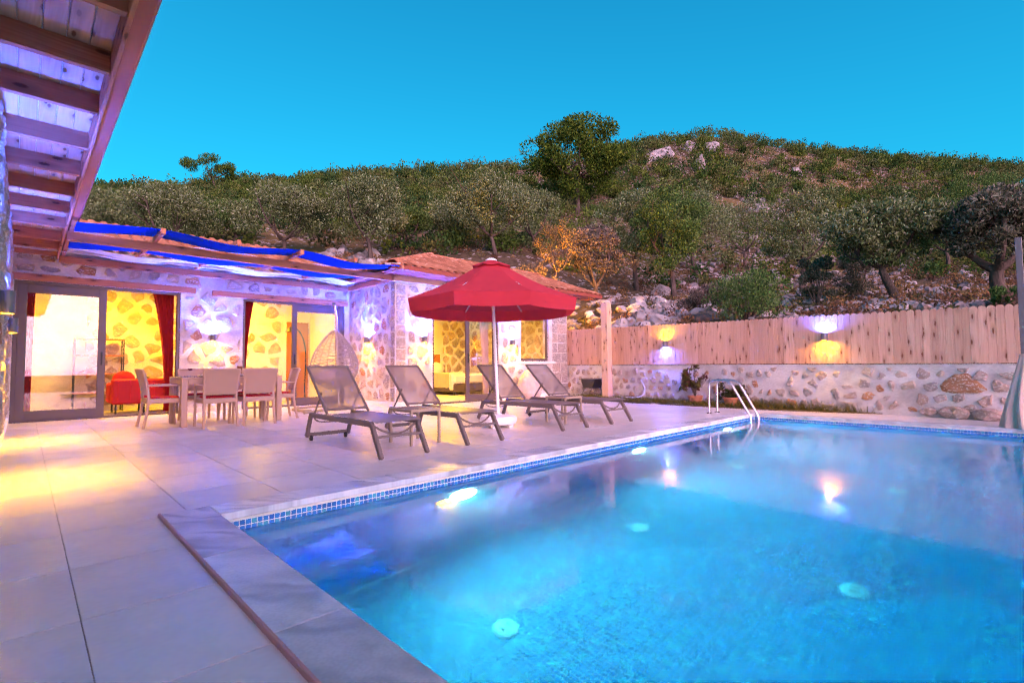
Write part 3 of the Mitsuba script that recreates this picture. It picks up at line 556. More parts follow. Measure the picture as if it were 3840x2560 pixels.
# ================================================================== furniture
def dup(root, label, move, turn=0.0, group=None):
    r = thing(root, label, labels[root]['category'], group or labels[root].get('group'))
    M = T().translate(list(move)).rotate([0, 0, 1], turn)
    for key in [k for k in scene if k.startswith(root + '__')]: scene[r + key[len(root):]] = {**scene[key], 'to_world': M}
    return r
def place(root, move, turn=0.0):
    for key in [k for k in scene if k.startswith(root + '__')]: scene[key] = {**scene[key], 'to_world': T().translate(list(move)).rotate([0, 0, 1], turn)}

# sun loungers: x across (0 .. 0.575), y from the foot (4.41) to the head
LG = 'loungers in a row along the pool'
lo = thing('sun_lounger', 'taupe mesh sun lounger left of the first side table, leftmost of four', 'sun lounger', LG)
Wd = 0.575
for x in (0.02, Wd - 0.02):
    part(lo, 'side_rail', bar((x, 4.60, 0.325), (x, 6.10, 0.325), 0.038, 0.058, b=0.008), 'lounger_metal')
    part(lo, 'front_leg', bar((x, 4.625, 0.34), (x, 4.415, 0.0), 0.038, 0.058, up=(0, 1, 0.3), b=0.008), 'lounger_metal')
    part(lo, 'rear_leg', bar((x, 6.085, 0.34), (x, 6.215, 0.05), 0.038, 0.058, up=(0, 1, 0.3), b=0.008), 'lounger_metal')
    part(lo, 'prop', bar((x + (0.03 if x < 0.3 else -0.03), 5.86, 0.60), (x + (0.03 if x < 0.3 else -0.03), 6.06, 0.35), 0.012, 0.025, up=(0, 1, 0.3)), 'lounger_metal')
    part(lo, 'wheel', to_frame(lathe([(0, -0.012), (0.03, -0.012), (0.034, 0), (0.03, 0.012), (0, 0.012)], 16), (x + (0.045 if x < 0.3 else -0.045), 6.19, 0.034), (0, 1, 0), (0, 0, 1), (1, 0, 0)), 'black_plastic', smooth=40)
part(lo, 'cross_bar', bar((0.04, 6.21, 0.075), (Wd - 0.04, 6.21, 0.075), 0.03, 0.04), 'lounger_metal')
part(lo, 'cross_bar', bar((0.03, 4.53, 0.20), (Wd - 0.03, 4.53, 0.20), 0.024, 0.024), 'lounger_metal')
part(lo, 'hoop', sweep(spline([(0.03, 4.62, 0.315), (0.10, 4.60, 0.27), (0.2, 4.585, 0.225), (0.38, 4.585, 0.225), (0.48, 4.60, 0.27), (0.545, 4.62, 0.315)], 22), 0.011, 8), 'lounger_metal', smooth=60)
part(lo, 'hoop', sweep(spline([(0.04, 6.06, 0.30), (0.07, 6.03, 0.255), (0.15, 6.0, 0.24), (0.42, 6.0, 0.24), (0.50, 6.03, 0.255), (0.535, 6.06, 0.30)], 22), 0.009, 8), 'lounger_metal', smooth=60)
yy, xx = np.meshgrid(np.linspace(4.52, 5.64, 20), np.linspace(0.015, Wd - 0.015, 11), indexing='ij'); xs = (xx / Wd - 0.5) * 2
part(lo, 'seat_sling', grid_mesh(np.stack([xx, yy, 0.362 - 0.030 * (1 - xs ** 2) * np.sin(PI * np.clip((yy - 4.5) / 1.2, 0, 1)) - 0.02 * np.clip((4.62 - yy) / 0.1, 0, 1) ** 2], -1)), 'sling_seat', smooth=True)
b0, b1 = np.array([0, 5.66, 0.365]), np.array([0, 6.235, 0.905]); bd = (b1 - b0) / np.linalg.norm(b1 - b0)
bf = [np.r_[0.028, b0[1:]], np.r_[0.028, b1[1:]], np.r_[Wd - 0.028, b1[1:]], np.r_[Wd - 0.028, b0[1:]]]
part(lo, 'backrest_frame', cat([bar(bf[0], bf[1], 0.026, 0.034, up=(0, -1, 1), b=0.006), bar(bf[3], bf[2], 0.026, 0.034, up=(0, -1, 1), b=0.006), bar(bf[1] - (0.013, 0, 0), bf[2] + (0.013, 0, 0), 0.028, 0.03, b=0.006), bar(bf[0] + 0.06 * bd, bf[3] + 0.06 * bd, 0.02, 0.026, b=0.004)]), 'lounger_metal')
tt, xx = np.meshgrid(np.linspace(0.03, np.linalg.norm(b1 - b0) - 0.006, 16), np.linspace(0.034, Wd - 0.034, 11), indexing='ij'); xs = (xx / Wd - 0.5) * 2
nb = np.array([0, -bd[2], bd[1]])
Pb = b0 + tt[..., None] * bd + nb * (0.012 - 0.030 * (1 - xs ** 2) * np.sin(PI * tt / 0.79))[..., None]; Pb[..., 0] = xx
part(lo, 'backrest_sling', grid_mesh(Pb), 'sling', smooth=True)
place(lo, (2.495, 0, 0))
dup(lo, 'taupe sun lounger between the first side table and the umbrella base', (3.625, 0.06, 0), group=LG)
dup(lo, 'taupe sun lounger just right of the umbrella pole, third from the left', (5.305, 0.06, 0), group=LG)
dup(lo, 'taupe sun lounger nearest the timber post, rightmost of the four', (6.40, 0.02, 0), group=LG)
def side_table(x0, x1, y0, y1, label):
    t = thing('side_table', label, 'side table', 'small tables between the loungers'); z = 0.41
    part(t, 'top', bbox(x0 + 0.03, x1 - 0.03, y0 + 0.03, y1 - 0.03, z - 0.014, z - 0.002), 'sling_seat')
    part(t, 'top_frame', cat([bbox(x0, x1, y0, y0 + 0.03, z - 0.035, z, 0.004), bbox(x0, x1, y1 - 0.03, y1, z - 0.035, z, 0.004), bbox(x0, x0 + 0.03, y0 + 0.03, y1 - 0.03, z - 0.0345, z - 0.0005, 0.004), bbox(x1 - 0.03, x1, y0 + 0.03, y1 - 0.03, z - 0.0345, z - 0.0005, 0.004)]), 'table_metal')
    for x in (x0, x1 - 0.032):
        for y in (y0, y1 - 0.032): part(t, 'leg', bbox(x, x + 0.032, y, y + 0.032, 0.0, z - 0.036, 0.004), 'table_metal')
side_table(3.16, 3.575, 4.90, 5.38, 'low tan metal side table between the two left loungers')
side_table(6.00, 6.42, 5.00, 5.42, 'low tan metal side table between the two right loungers')

# umbrella
um = thing('patio_umbrella', 'large red octagonal patio umbrella on a white pole and round white base', 'umbrella')
UB = np.array([5.03, 5.47, 0.0]); left = -RT0; lean = left * 0.040 - np.array([0.0, 0.0, 0])
def uax(z): return UB + np.array([0, 0, z]) + lean * max(0, z - 0.1)
part(um, 'base', lathe([(0, 0.045), (0.20, 0.045), (0.255, 0.06), (0.275, 0.10), (0.272, 0.145), (0.25, 0.17), (0.06, 0.185), (0.045, 0.20), (0, 0.20)], 36, UB), 'white_plastic', smooth=40)
for a in (0.4, 2.0, 3.6, 5.2): part(um, 'foot', bbox(UB[0] + 0.18 * math.cos(a) - 0.04, UB[0] + 0.18 * math.cos(a) + 0.04, UB[1] + 0.18 * math.sin(a) - 0.03, UB[1] + 0.18 * math.sin(a) + 0.03, 0, 0.046, 0.006), 'white_plastic')
part(um, 'pole', sweep([uax(0.18), uax(2.40)], 0.024, 16), 'white_plastic', smooth=50)
phi0 = math.atan2(-UB[1], -UB[0]); R8 = 1.27; ZR, ZA = 1.845, 2.43
def canopy(r0, r1, z0, z1, ntheta, nr, sag, scal):
    P = []
    for i in range(nr + 1):
        t = i / nr; row = []
        for j in range(8 * ntheta + 1):
            a = phi0 + PI / 8 + j * PI / (4 * ntheta); w = (j % ntheta) / ntheta; k = math.cos(PI / 8) / math.cos((w - 0.5) * PI / 4)
            r = (r0 + (r1 - r0) * t) * k; z = z0 + (z1 - z0) * t + sag * math.sin(PI * t) * -0.4 - scal * t * t * math.sin(PI * w) + 0.0
            c = uax(z); row.append(c + np.array([r * math.cos(a), r * math.sin(a), 0]))
        P.append(row)
    return np.array(P)
cn = canopy(0.20, R8, ZA - 0.05, ZR, 8, 10, 0.10, 0.012)
m = grid_mesh(cn); can = part(um, 'canopy', m, 'umbrella_red', smooth=30)
va = []
for i in range(5):
    t = i / 4; row = []
    for j in range(65):
        p = cn[-1][j].copy(); w = (j % 8) / 8; a = phi0 + PI / 8 + j * PI / 32
        off = (0.02 * math.sin(PI * w) + 0.012 * math.sin(5 * a + 2 * t)) * t - 0.035 * t; p += np.array([math.cos(a) * off, math.sin(a) * off, -0.175 * t - 0.01 * t * math.sin(PI * w)]); row.append(p)
    va.append(row)
part(um, 'valance', grid_mesh(np.array(va)), 'umbrella_red', smooth=30)
part(um, 'vent', grid_mesh(canopy(0.04, 0.30, ZA + 0.045, ZA - 0.055, 6, 3, 0.0, 0.02)), 'umbrella_red', smooth=30)
part(um, 'finial', lathe([(0, ZA + 0.075), (0.05, ZA + 0.07), (0.085, ZA + 0.05), (0.085, ZA + 0.03), (0, ZA + 0.03)], 20, uax(ZA) - (0, 0, ZA)), 'white_plastic', smooth=40)
hub = uax(2.05); part(um, 'hub', lathe([(0.024, -0.05), (0.05, -0.05), (0.05, 0.05), (0.024, 0.05)], 16, hub), 'white_plastic')
for k in range(8):
    a = phi0 + PI / 8 + k * PI / 4; d = np.array([math.cos(a), math.sin(a), 0])
    part(um, 'rib', bar(uax(ZA - 0.075) + d * 0.05, cn[-1][k * 8] - d * 0.01 - (0, 0, 0.02), 0.016, 0.022), 'white_plastic')
    q = uax(ZA - 0.075) * 0.42 + cn[-1][k * 8] * 0.58 - (0, 0, 0.02); part(um, 'strut', bar(hub + d * 0.05, q, 0.014, 0.018), 'white_plastic')

# dining set
tb = thing('dining_table', 'beige plastic dining table with a dark glass top', 'table')
X0, X1, Y0, Y1 = 1.735, 3.215, 9.02, 9.93
part(tb, 'top', bbox(X0, X1, Y0, Y1, 0.735, 0.765, 0.005), 'chair_plastic'); part(tb, 'glass_top', bbox(X0 + 0.03, X1 - 0.03, Y0 + 0.03, Y1 - 0.03, 0.766, 0.773, 0.001), 'frame_metal')
for y in (Y0 + 0.005, Y1 - 0.03): part(tb, 'apron', bbox(X0 + 0.09, X1 - 0.09, y, y + 0.025, 0.66, 0.734), 'chair_plastic')
for x in (X0 + 0.005, X1 - 0.03): part(tb, 'apron', bbox(x, x + 0.025, Y0 + 0.09, Y1 - 0.09, 0.66, 0.734), 'chair_plastic')
for x in (X0, X1 - 0.085):
    for y in (Y0, Y1 - 0.085): part(tb, 'leg', bbox(x, x + 0.085, y, y + 0.085, 0.0, 0.734, 0.008), 'chair_plastic')
CG = 'armchairs around the dining table'
ch = thing('dining_chair', 'beige armchair with its back to the pool, left of two on the near side', 'chair', CG)
for s in (-1, 1):
    rear = spline([(s * 0.235, -0.262, 0.0), (s * 0.222, -0.215, 0.25), (s * 0.218, -0.20, 0.45), (s * 0.225, -0.225, 0.66), (s * 0.245, -0.285, 0.875)], 14)
    part(ch, 'rear_leg', sweep(rear, 0.021, 8), 'chair_plastic', smooth=50)
    part(ch, 'front_leg', sweep(spline([(s * 0.245, 0.245, 0.0), (s * 0.245, 0.225, 0.3), (s * 0.252, 0.215, 0.63)], 10), 0.020, 8), 'chair_plastic', smooth=50)
    part(ch, 'armrest', bar((s * 0.236, -0.225, 0.64), (s * 0.255, 0.24, 0.645), 0.05, 0.026, b=0.008), 'chair_plastic')
    part(ch, 'side_rail', bar((s * 0.222, -0.20, 0.405), (s * 0.235, 0.225, 0.405), 0.03, 0.07, b=0.006), 'chair_plastic')
part(ch, 'back_rail', bar((-0.22, -0.205, 0.405), (0.22, -0.205, 0.405), 0.03, 0.075, b=0.006), 'chair_plastic')
part(ch, 'front_rail', bar((-0.23, 0.222, 0.405), (0.23, 0.222, 0.405), 0.03, 0.07, b=0.006), 'chair_plastic')
part(ch, 'seat', bbox(-0.225, 0.225, -0.19, 0.24, 0.425, 0.445, 0.006), 'chair_plastic')
part(ch, 'cushion', bbox(-0.20, 0.20, -0.15, 0.20, 0.446, 0.468, 0.008), 'red_cushion')
zz, xx = np.meshgrid(np.linspace(0.50, 0.882, 10), np.linspace(-1, 1, 13), indexing='ij'); tz = (zz - 0.5) / 0.38
Pc = np.stack([xx * (0.215 + 0.035 * tz), -0.195 - 0.012 - 0.085 * tz ** 1.6 - 0.030 * (1 - xx ** 2), zz], -1)
mb = thick_grid(Pc, (0, 1, 0), 0.012); part(ch, 'backrest', mb, 'woven_plastic', uv=np.stack([mb.vertices[:, 0], mb.vertices[:, 2]], 1))
part(ch, 'top_rail', sweep(spline([(-0.25, -0.285, 0.88), (-0.12, -0.312, 0.885), (0, -0.32, 0.886), (0.12, -0.312, 0.885), (0.25, -0.285, 0.88)], 14), 0.014, 8), 'chair_plastic', smooth=50)
place(ch, (2.18, 8.87, 0), 0)
dup(ch, 'beige armchair with its back to the pool, right of two on the near side', (2.715, 8.83, 0), 1.5, CG)
dup(ch, 'beige armchair at the left end of the table before the big glass door', (1.56, 9.53, 0), -88, CG)
dup(ch, 'beige plastic armchair at the right end of the table, its red cushion showing', (3.30, 9.42, 0), 84, CG)
dup(ch, 'beige armchair on the far side of the table, below the wall lamp', (2.20, 10.12, 0), 181, CG)
dup(ch, 'beige armchair on the far side of the table, nearer the second glass door', (2.80, 10.10, 0), 178, CG)
wg = thing('wine_glass', 'wine glass with a little red wine on the left of the table', 'glass')
part(wg, 'stem_and_bowl', lathe([(0.0, 0.0), (0.033, 0.002), (0.005, 0.008), (0.004, 0.08), (0.02, 0.095), (0.038, 0.125), (0.036, 0.17), (0.033, 0.19)], 20, (1.90, 9.30, 0.773)), 'clear_glass', smooth=60)
part(wg, 'wine', lathe([(0.0, 0.094), (0.019, 0.097), (0.036, 0.125), (0.0, 0.126)], 20, (1.90, 9.30, 0.773)), 'wine', smooth=40)
cd = thing('candle_holder', 'brown glass candle holder in the middle of the table', 'candle holder')
part(cd, 'cup', lathe([(0, 0), (0.036, 0), (0.042, 0.13), (0.037, 0.13), (0.032, 0.02), (0, 0.02)], 18, (2.26, 9.45, 0.773)), 'amber_glass', smooth=40)
single('glass_tumbler', lathe([(0, 0), (0.036, 0), (0.04, 0.16), (0.035, 0.16), (0.031, 0.02), (0, 0.02)], 18, (2.66, 9.45, 0.773)), 'amber_glass', 'tall dark brown tumbler right of the candle holder on the table', 'glass', smooth=40)
for x, y, l in ((2.12, 9.25, 'pale plate with folded napkin on the left half of the table'), (2.62, 9.25, 'pale plate on the right half of the table')):
    p_ = thing('plate', l, 'plate', 'plates on the dining table'); part(p_, 'dish', lathe([(0, 0.004), (0.08, 0.005), (0.125, 0.018), (0.12, 0.021), (0.075, 0.009), (0, 0.008)], 28, (x, y, 0.773)), 'white_plastic', smooth=40)
    if x < 2.3: part(p_, 'napkin', bar((x - 0.07, y, 0.792), (x + 0.07, y + 0.02, 0.80), 0.10, 0.025, b=0.01), 'white_cloth')

# hanging egg chair
eg = thing('hanging_egg_chair', 'wicker egg chair hanging from a curved steel stand in the corner', 'hanging chair')
EC = np.array([4.70, 10.20]); Z0, Z1 = 0.42, 1.69; OPEN = math.radians(200)
def egg_r(t): return 0.52 * (math.sin(PI * min(1, max(0, t)) ** 0.80) ** 0.72) * (1 - 0.20 * t)
def egg_p(t, a, k=1.0):
    r = egg_r(t) * k; return np.array([EC[0] + r * math.cos(a), EC[1] + r * math.sin(a), Z0 + (Z1 - Z0) * t])
er = random.Random(5); strands = []
def half(t): return math.radians(52) if t > 0.12 else math.radians(52) * max(0, (t - 0.02) / 0.1)
for i in range(36):
    t = 0.03 + 0.93 * i / 35; hw = half(t); a0, a1 = OPEN + hw, OPEN + 2 * PI - hw; o = [er.uniform(-0.016, 0.016) for _ in range(30)]
    strands.append(sweep(spline([egg_p(t + o[j] * 0.9, a0 + (a1 - a0) * j / 29, 1 + 0.012 * (-1) ** (i + j)) for j in range(30)], 46), 0.0080, 4, False))
part(eg, 'wicker_strands', cat(strands), 'wicker', smooth=False, kind='stuff')
for k in range(13):
    a = OPEN + math.radians(52) + math.radians(256) * k / 12; part(eg, 'rim' if k in (0, 12) else 'rib', sweep([egg_p(t, a) for t in np.linspace(0.02, 0.985, 26)], 0.015 if k in (0, 12) else 0.008, 6), 'wicker', smooth=50)
cu = trimesh.creation.icosphere(subdivisions=3); cu.apply_scale((0.40, 0.40, 0.17)); cu.apply_translation((EC[0], EC[1], Z0 + 0.28)); part(eg, 'seat_cushion', cu, 'white_cloth' if False else 'tan_cloth', smooth=True)
part(eg, 'stand_pole', sweep(spline([(5.15, 10.95, 0.03), (5.15, 11.0, 0.6), (5.10, 10.93, 1.35), (4.98, 10.72, 1.85), (4.80, 10.40, 2.13), (4.60, 10.05, 2.22)], 30), 0.026, 12), 'steel', smooth=50)
part(eg, 'pole_cap', lathe([(0, -0.02), (0.03, -0.02), (0.032, 0.0), (0.03, 0.02), (0, 0.02)], 14, (4.60, 10.05, 2.22)), 'black_plastic')
part(eg, 'chain', sweep([(4.70, 10.20, 1.67), (4.69, 10.19, 2.19)], 0.009, 6), 'steel')
part(eg, 'base_ring', sweep([(4.62 + 0.60 * math.cos(a), 10.55 + 0.62 * math.sin(a), 0.028) for a in np.linspace(-0.9, 3.9, 40)], 0.025, 10), 'table_metal', smooth=50)
part(eg, 'base_leg', sweep(fillet([(3.90, 9.78, 0.028), (4.35, 10.05, 0.028), (5.15, 10.95, 0.028)], 0.2), 0.028, 10), 'table_metal', smooth=50)

# bean bag
bb = trimesh.creation.icosphere(subdivisions=4); v = bb.vertices.copy(); h = (v[:, 2] + 1) / 2; k = 1.0 - 0.62 * h ** 1.3
v[:, 0] *= 0.40 * k * (1 + 0.1 * (h < 0.3)); v[:, 1] *= 0.40 * k; v[:, 2] = np.clip(h * 0.80 - 0.015, 0, 2); v[:, 1] += 0.12 * h
v += (meshkit.fbm(v * 5, 2)[:, None] - 0.5) * np.array([0.07, 0.07, 0.03]); v[:, 2] = np.maximum(v[:, 2], 0.0)
bb.vertices = v + np.array([9.62, 9.22, 0]); single('bean_bag', bb, 'tan_cloth', 'pale bean bag slumped against the wing wall under the window', 'bean bag', smooth=True)

# timber post, grill, pots, planting strip
ps = thing('timber_post', 'tall square pine post with a brass tap in front of the garden wall', 'post')
wood_part(ps, 'shaft', (11.2, 7.88, 0.0), (11.2, 7.88, 2.56), 0.205, 0.205, 'plank_wood', up=(0, 1, 0), b=0.008)
part(ps, 'tap', cat([sweep([(11.094, 7.84, 1.0), (11.04, 7.84, 1.0), (11.02, 7.84, 0.96)], 0.014, 8), lathe([(0, 0), (0.03, 0), (0.03, 0.012), (0, 0.012)], 12, (11.05, 7.84, 1.025))]), 'brass' if 'brass' in scene else 'table_metal')
gl = thing('barbecue_grill', 'small black trough barbecue on thin grey legs against the garden wall', 'grill')
gc = np.array([11.47, 8.58]); L2 = 0.30
prof = Polygon([(-0.15, 0.26), (0.15, 0.26), (0.24, 0.50), (-0.24, 0.50)]); m = extrude(prof, 0.5)
part(gl, 'trough', to_frame(m, (gc[0] - 0.2, gc[1], 0), (0, 1, 0), (0, 0, 1), (1, 0, 0)), 'black_plastic')
part(gl, 'grate', bbox(gc[0] - 0.22, gc[0] + 0.24, gc[1] - 0.30, gc[1] + 0.30, 0.502, 0.525, 0.005), 'lamp_body')
for sx in (-0.15, 0.18):
    for sy in (-0.14, 0.14): part(gl, 'leg', bar((gc[0] + sx, gc[1] + sy * 2, 0), (gc[0] + sx, gc[1] + sy, 0.27), 0.018, 0.018), 'lamp_body')
def leaf_cloud(centres, radii, n, size, col, seed, up=0.25, aspect=0.42, flat=0.8, var=0.35, tip=(0, 0, 0)):
    r = np.random.default_rng(seed); C_ = np.asarray(centres, float); K = len(C_)
    k = r.integers(0, K, n) if np.ndim(n) == 0 else n
    d = r.normal(size=(len(k), 3)); d /= np.linalg.norm(d, axis=1, keepdims=True); rad = np.asarray(radii, float)[k] if np.ndim(radii) else np.full(len(k), radii)
    p = C_[k] + d * (rad * r.uniform(0.25, 1.0, len(k)) ** 0.5)[:, None] * np.array([1, 1, flat])
    a = d * 0.6 + r.normal(size=d.shape) * 0.65 + np.array([0, 0, up]); a /= np.linalg.norm(a, axis=1, keepdims=True)
    b = np.cross(a, r.normal(size=d.shape)); b /= np.linalg.norm(b, axis=1, keepdims=True)
    L = size * r.uniform(0.6, 1.35, len(k))[:, None]; w = L * aspect
    v = np.stack([p - a * L / 2, p + b * w / 2, p + a * L / 2, p - b * w / 2], 1).reshape(-1, 3)
    f = (np.array([[0, 1, 2], [0, 2, 3]])[None] + 4 * np.arange(len(k))[:, None, None]).reshape(-1, 3)
    c = np.asarray(col, float)
    if c.ndim == 1: cc = np.tile(c, (len(k), 1))
    else: cc = c[r.integers(0, len(c), len(k))]
    cc = cc * r.uniform(1 - var, 1 + var, (len(k), 1)) * r.uniform(0.92, 1.08, (len(k), 3))
    return v, f, np.repeat(np.clip(cc, 0.002, 0.9), 4, 0)
def leaves(parent, name, args, mat='leaf', kind=None):
    v, f, c = args; return part(parent, name, mk(v, f), mat, color=c, smooth=False, kind=kind) if parent else mikit.ply(mk(v, f), mat, color=c)
def potted(x, y, h, label, seed, col):
    t = thing('potted_plant', label, 'potted plant', 'potted shrubs along the garden wall')
    part(t, 'pot', lathe([(0, 0.0), (0.115, 0.0), (0.15, 0.15), (0.165, 0.15), (0.165, 0.185), (0.145, 0.185), (0.14, 0.16), (0, 0.16)], 24, (x, y, 0)), 'terracotta', smooth=35)
    r = np.random.default_rng(seed); cs = []
    for k in range(6):
        a = r.uniform(0, 2 * PI); tip = np.array([x + 0.15 * math.cos(a), y + 0.2 * math.sin(a), h * r.uniform(0.55, 1)]); part(t, 'stem', sweep(spline([(x + r.uniform(-.03, .03), y + r.uniform(-.03, .03), 0.15), ((x + tip[0]) / 2, (y + tip[1]) / 2, h * 0.45), tip], 8), 0.008, 5), 'bark'); cs.append(tip)
    for k in range(9): cs.append(np.array([x + r.uniform(-.17, .17), y + r.uniform(-.24, .24), r.uniform(0.28, 0.62) * h / 0.8]))
    leaves(t, 'foliage', leaf_cloud(cs, 0.10, 420, 0.10, col, seed, aspect=0.5))
potted(10.98, 5.32, 0.84, 'taller shrub with dark red and green leaves in a terracotta pot', 71, [(0.10, 0.03, 0.03), (0.07, 0.075, 0.02), (0.13, 0.10, 0.035)])
potted(10.93, 4.50, 0.50, 'shorter leafy plant in a terracotta pot behind the pool ladder', 72, [(0.05, 0.06, 0.02), (0.09, 0.07, 0.03)])
bed_poly = Polygon(GRASS_EDGE + [tuple(fence_pt(1.62, 0.01, 0)[:2])] + [tuple(fence_pt(s_, 0.01, 0)[:2]) for s_ in (4, 6, 8.9)])
mb_ = extrude(bed_poly.buffer(0), 0.06); mb_.apply_translation((0, 0, -0.045)); single('planting_bed', mb_, 'soil', kind='structure')
r = np.random.default_rng(9); pts = []
while len(pts) < 5200:
    s_, o_ = r.uniform(1.6, 8.8), r.uniform(0.02, 1.3); q = fence_pt(s_, o_, 0)[:2]
    if bed_poly.buffer(-0.015).contains(Point(q)): pts.append(q)
pts = np.array(pts); sv = (pts - FP0) @ FD; hgt = np.where(sv < 4.2, 0.17, 0.09) * r.uniform(0.5, 1.3, len(pts)); a = r.uniform(0, 2 * PI, len(pts)); ln = r.normal(0, 0.4, (len(pts), 2)) * hgt[:, None]
z0 = np.full(len(pts), 0.012); dx = np.stack([np.cos(a), np.sin(a)], 1) * 0.006
v = np.stack([np.c_[pts - dx, z0], np.c_[pts + dx, z0], np.c_[pts + ln, hgt + z0]], 1).reshape(-1, 3)
gc_ = np.array([[0.075, 0.085, 0.015], [0.11, 0.10, 0.02], [0.16, 0.12, 0.03]])[r.integers(0, 3, len(pts))] * r.uniform(0.6, 1.3, (len(pts), 1))
single('grass_strip', mk(v, np.arange(len(v)).reshape(-1, 3)), 'leaf', 'rough grass growing along the foot of the garden wall', 'grass', kind='stuff', color=np.repeat(gc_, 3, 0))
gh = thing('garden_hose', 'pale hose and pipe lying at the foot of the garden wall', 'hose')
part(gh, 'hose', sweep(spline([fence_pt(6.9, 0.14, 0.5), fence_pt(6.9, 0.12, 0.1), fence_pt(7.15, 0.25, 0.05), fence_pt(7.6, 0.18, 0.07), fence_pt(7.3, 0.38, 0.05), fence_pt(7.9, 0.4, 0.04), fence_pt(8.2, 0.3, 0.05)], 40), 0.012, 6), 'white_plastic', smooth=50)

# curtain tied to the dark post at the right edge
cv = thing('cabana_curtain', 'draped tan curtain tied to a dark post at the far right of the pool', 'curtain')
part(cv, 'post', bbox(9.74, 9.81, 0.0, 0.07, 0.0, 2.6, 0.004), 'lamp_body')
na, nz_ = 64, 34; P = []
for i in range(nz_):
    z = 1.0 - 0.99 * i / (nz_ - 1); t = i / (nz_ - 1); sp = 0.045 + 0.20 * t ** 0.9; row = []
    for j in range(na):
        a = 2 * PI * j / na; fold = 1 + 0.22 * math.sin(9 * a + 2 * math.sin(3 * t)) * min(1, 0.3 + t)
        row.append((9.66 + 0.8 * sp * fold * math.cos(a) - 0.06 * t, 0.03 + sp * fold * math.sin(a), z))
    row.append(row[0]); P.append(row)
part(cv, 'drape', grid_mesh(np.array(P)), 'tan_cloth', smooth=True)
part(cv, 'tie', sweep([(9.66 + 0.05 * math.cos(a), 0.03 + 0.055 * math.sin(a), 0.985) for a in np.linspace(0, 2 * PI, 24)], 0.012, 6), 'tan_cloth', smooth=50)

# ------------------------------------------------------------------ seen through the glass
so = thing('red_sofa', 'red velvet sofa with its tufted back to the open sliding door', 'sofa')
part(so, 'back', bbox(1.26, 2.55, 12.72, 12.90, 0.19, 0.70, 0.035), 'red_velvet'); part(so, 'seat', bbox(1.30, 2.5, 12.905, 13.45, 0.19, 0.44, 0.04), 'red_velvet')
part(so, 'armrest', bbox(1.24, 1.40, 12.92, 13.45, 0.20, 0.62, 0.04), 'red_velvet')
for k in range(6): part(so, 'seam', bbox(1.36 + k * 0.2, 1.372 + k * 0.2, 12.714, 12.722, 0.22, 0.68, 0.002), 'red_cushion')
for x in (1.34, 1.80, 2.45):
    for y in (12.77, 13.38): part(so, 'leg', bar((x, y, 0), (x, y, 0.19), 0.03, 0.03), 'black_plastic')
pl = trimesh.creation.icosphere(subdivisions=3); pl.apply_scale((0.19, 0.07, 0.17)); pl.apply_translation((1.5, 13.15, 0.69)); single('red_pillow', pl, 'red_velvet', 'round red pillow on the left end of the sofa', 'pillow', smooth=True)
pl = trimesh.creation.icosphere(subdivisions=3); pl.apply_scale((0.16, 0.07, 0.13)); pl.apply_translation((1.83, 13.15, 0.62)); single('green_pillow', pl, 'black_plastic', 'dark green pillow beside the red one on the sofa', 'pillow', smooth=True)
sh = thing('bookshelf', 'black metal shelf unit with wooden boards against the inner stone wall', 'shelf')
for x in (0.75, 1.56):
    for y in (13.78, 14.08): part(sh, 'upright', bar((x, y, 0), (x, y, 1.56), 0.022, 0.022), 'black_plastic')
for z in (0.4, 0.80, 1.19, 1.54): part(sh, 'board', bbox(0.74, 1.57, 13.76, 14.1, z - 0.012, z + 0.012), 'door_wood')
part(sh, 'brace', bar((0.76, 13.775, 0.8), (1.55, 13.775, 1.19), 0.012, 0.012), 'black_plastic')
def curtain(name, top, bot, y, label, mat, z1=2.42, z0=0.04, tie=None, amp=0.035, folds=7):
    n, m_ = 60, 26; P = []
    for i in range(m_):
        t = i / (m_ - 1); z = z1 + (z0 - z1) * t; e = 1 - (1 - min(1, t / (tie or 0.85))) ** 2
        a, b = top[0] + (bot[0] - top[0]) * e, top[1] + (bot[1] - top[1]) * e
        P.append([(a + (b - a) * j / (n - 1), y + amp * math.sin(2 * PI * folds * j / (n - 1) + 0.5 * math.sin(t * 4)), z) for j in range(n)])
    return single(name, thick_grid(np.array(P), (0, 1, 0), 0.004), mat, label, 'curtain', smooth=True)
curtain('curtain', (1.83, 2.19), (2.05, 2.2), 12.27, 'red curtain gathered at the right side of the big sliding door', 'red_velvet')
curtain('curtain', (3.50, 3.72), (3.50, 3.56), 12.27, 'narrow red curtain at the left side of the second sliding door', 'red_velvet')
curtain('curtain', (8.62, 8.95), (8.78, 8.95), 10.14, 'tan curtain behind the right pane of the bedroom door', 'tan_cloth', z1=2.25)
curtain('curtain', (-0.05, 0.12), (-0.05, 0.10), 12.27, 'red curtain at the left edge of the big sliding door', 'red_velvet')
al = thing('arc_floor_lamp', 'arching floor lamp behind the right pane of the second sliding door', 'lamp')
part(al, 'arm', sweep(spline([(5.45, 13.6, 0.04), (5.45, 13.6, 0.9), (5.38, 13.5, 1.5), (5.15, 13.3, 1.85), (4.85, 13.1, 1.93)], 26), 0.015, 8), 'black_plastic', smooth=50)
part(al, 'foot', lathe([(0, 0), (0.15, 0), (0.15, 0.03), (0, 0.04)], 24, (5.45, 13.6, 0)), 'black_plastic'); part(al, 'shade', lathe([(0.03, 0.0), (0.13, -0.12), (0.125, -0.12), (0.025, -0.005)], 22, (4.85, 13.1, 1.93)), 'black_plastic')
be = thing('bed', 'bed with a yellow blanket over a dark base inside the bedroom door', 'bed')
part(be, 'base', bbox(9.56, 11.1, 12.42, 14.0, 0.10, 0.36, 0.02), 'frame_metal'); part(be, 'mattress', bbox(9.55, 11.1, 12.41, 14.0, 0.361, 0.66, 0.05), 'plaster')
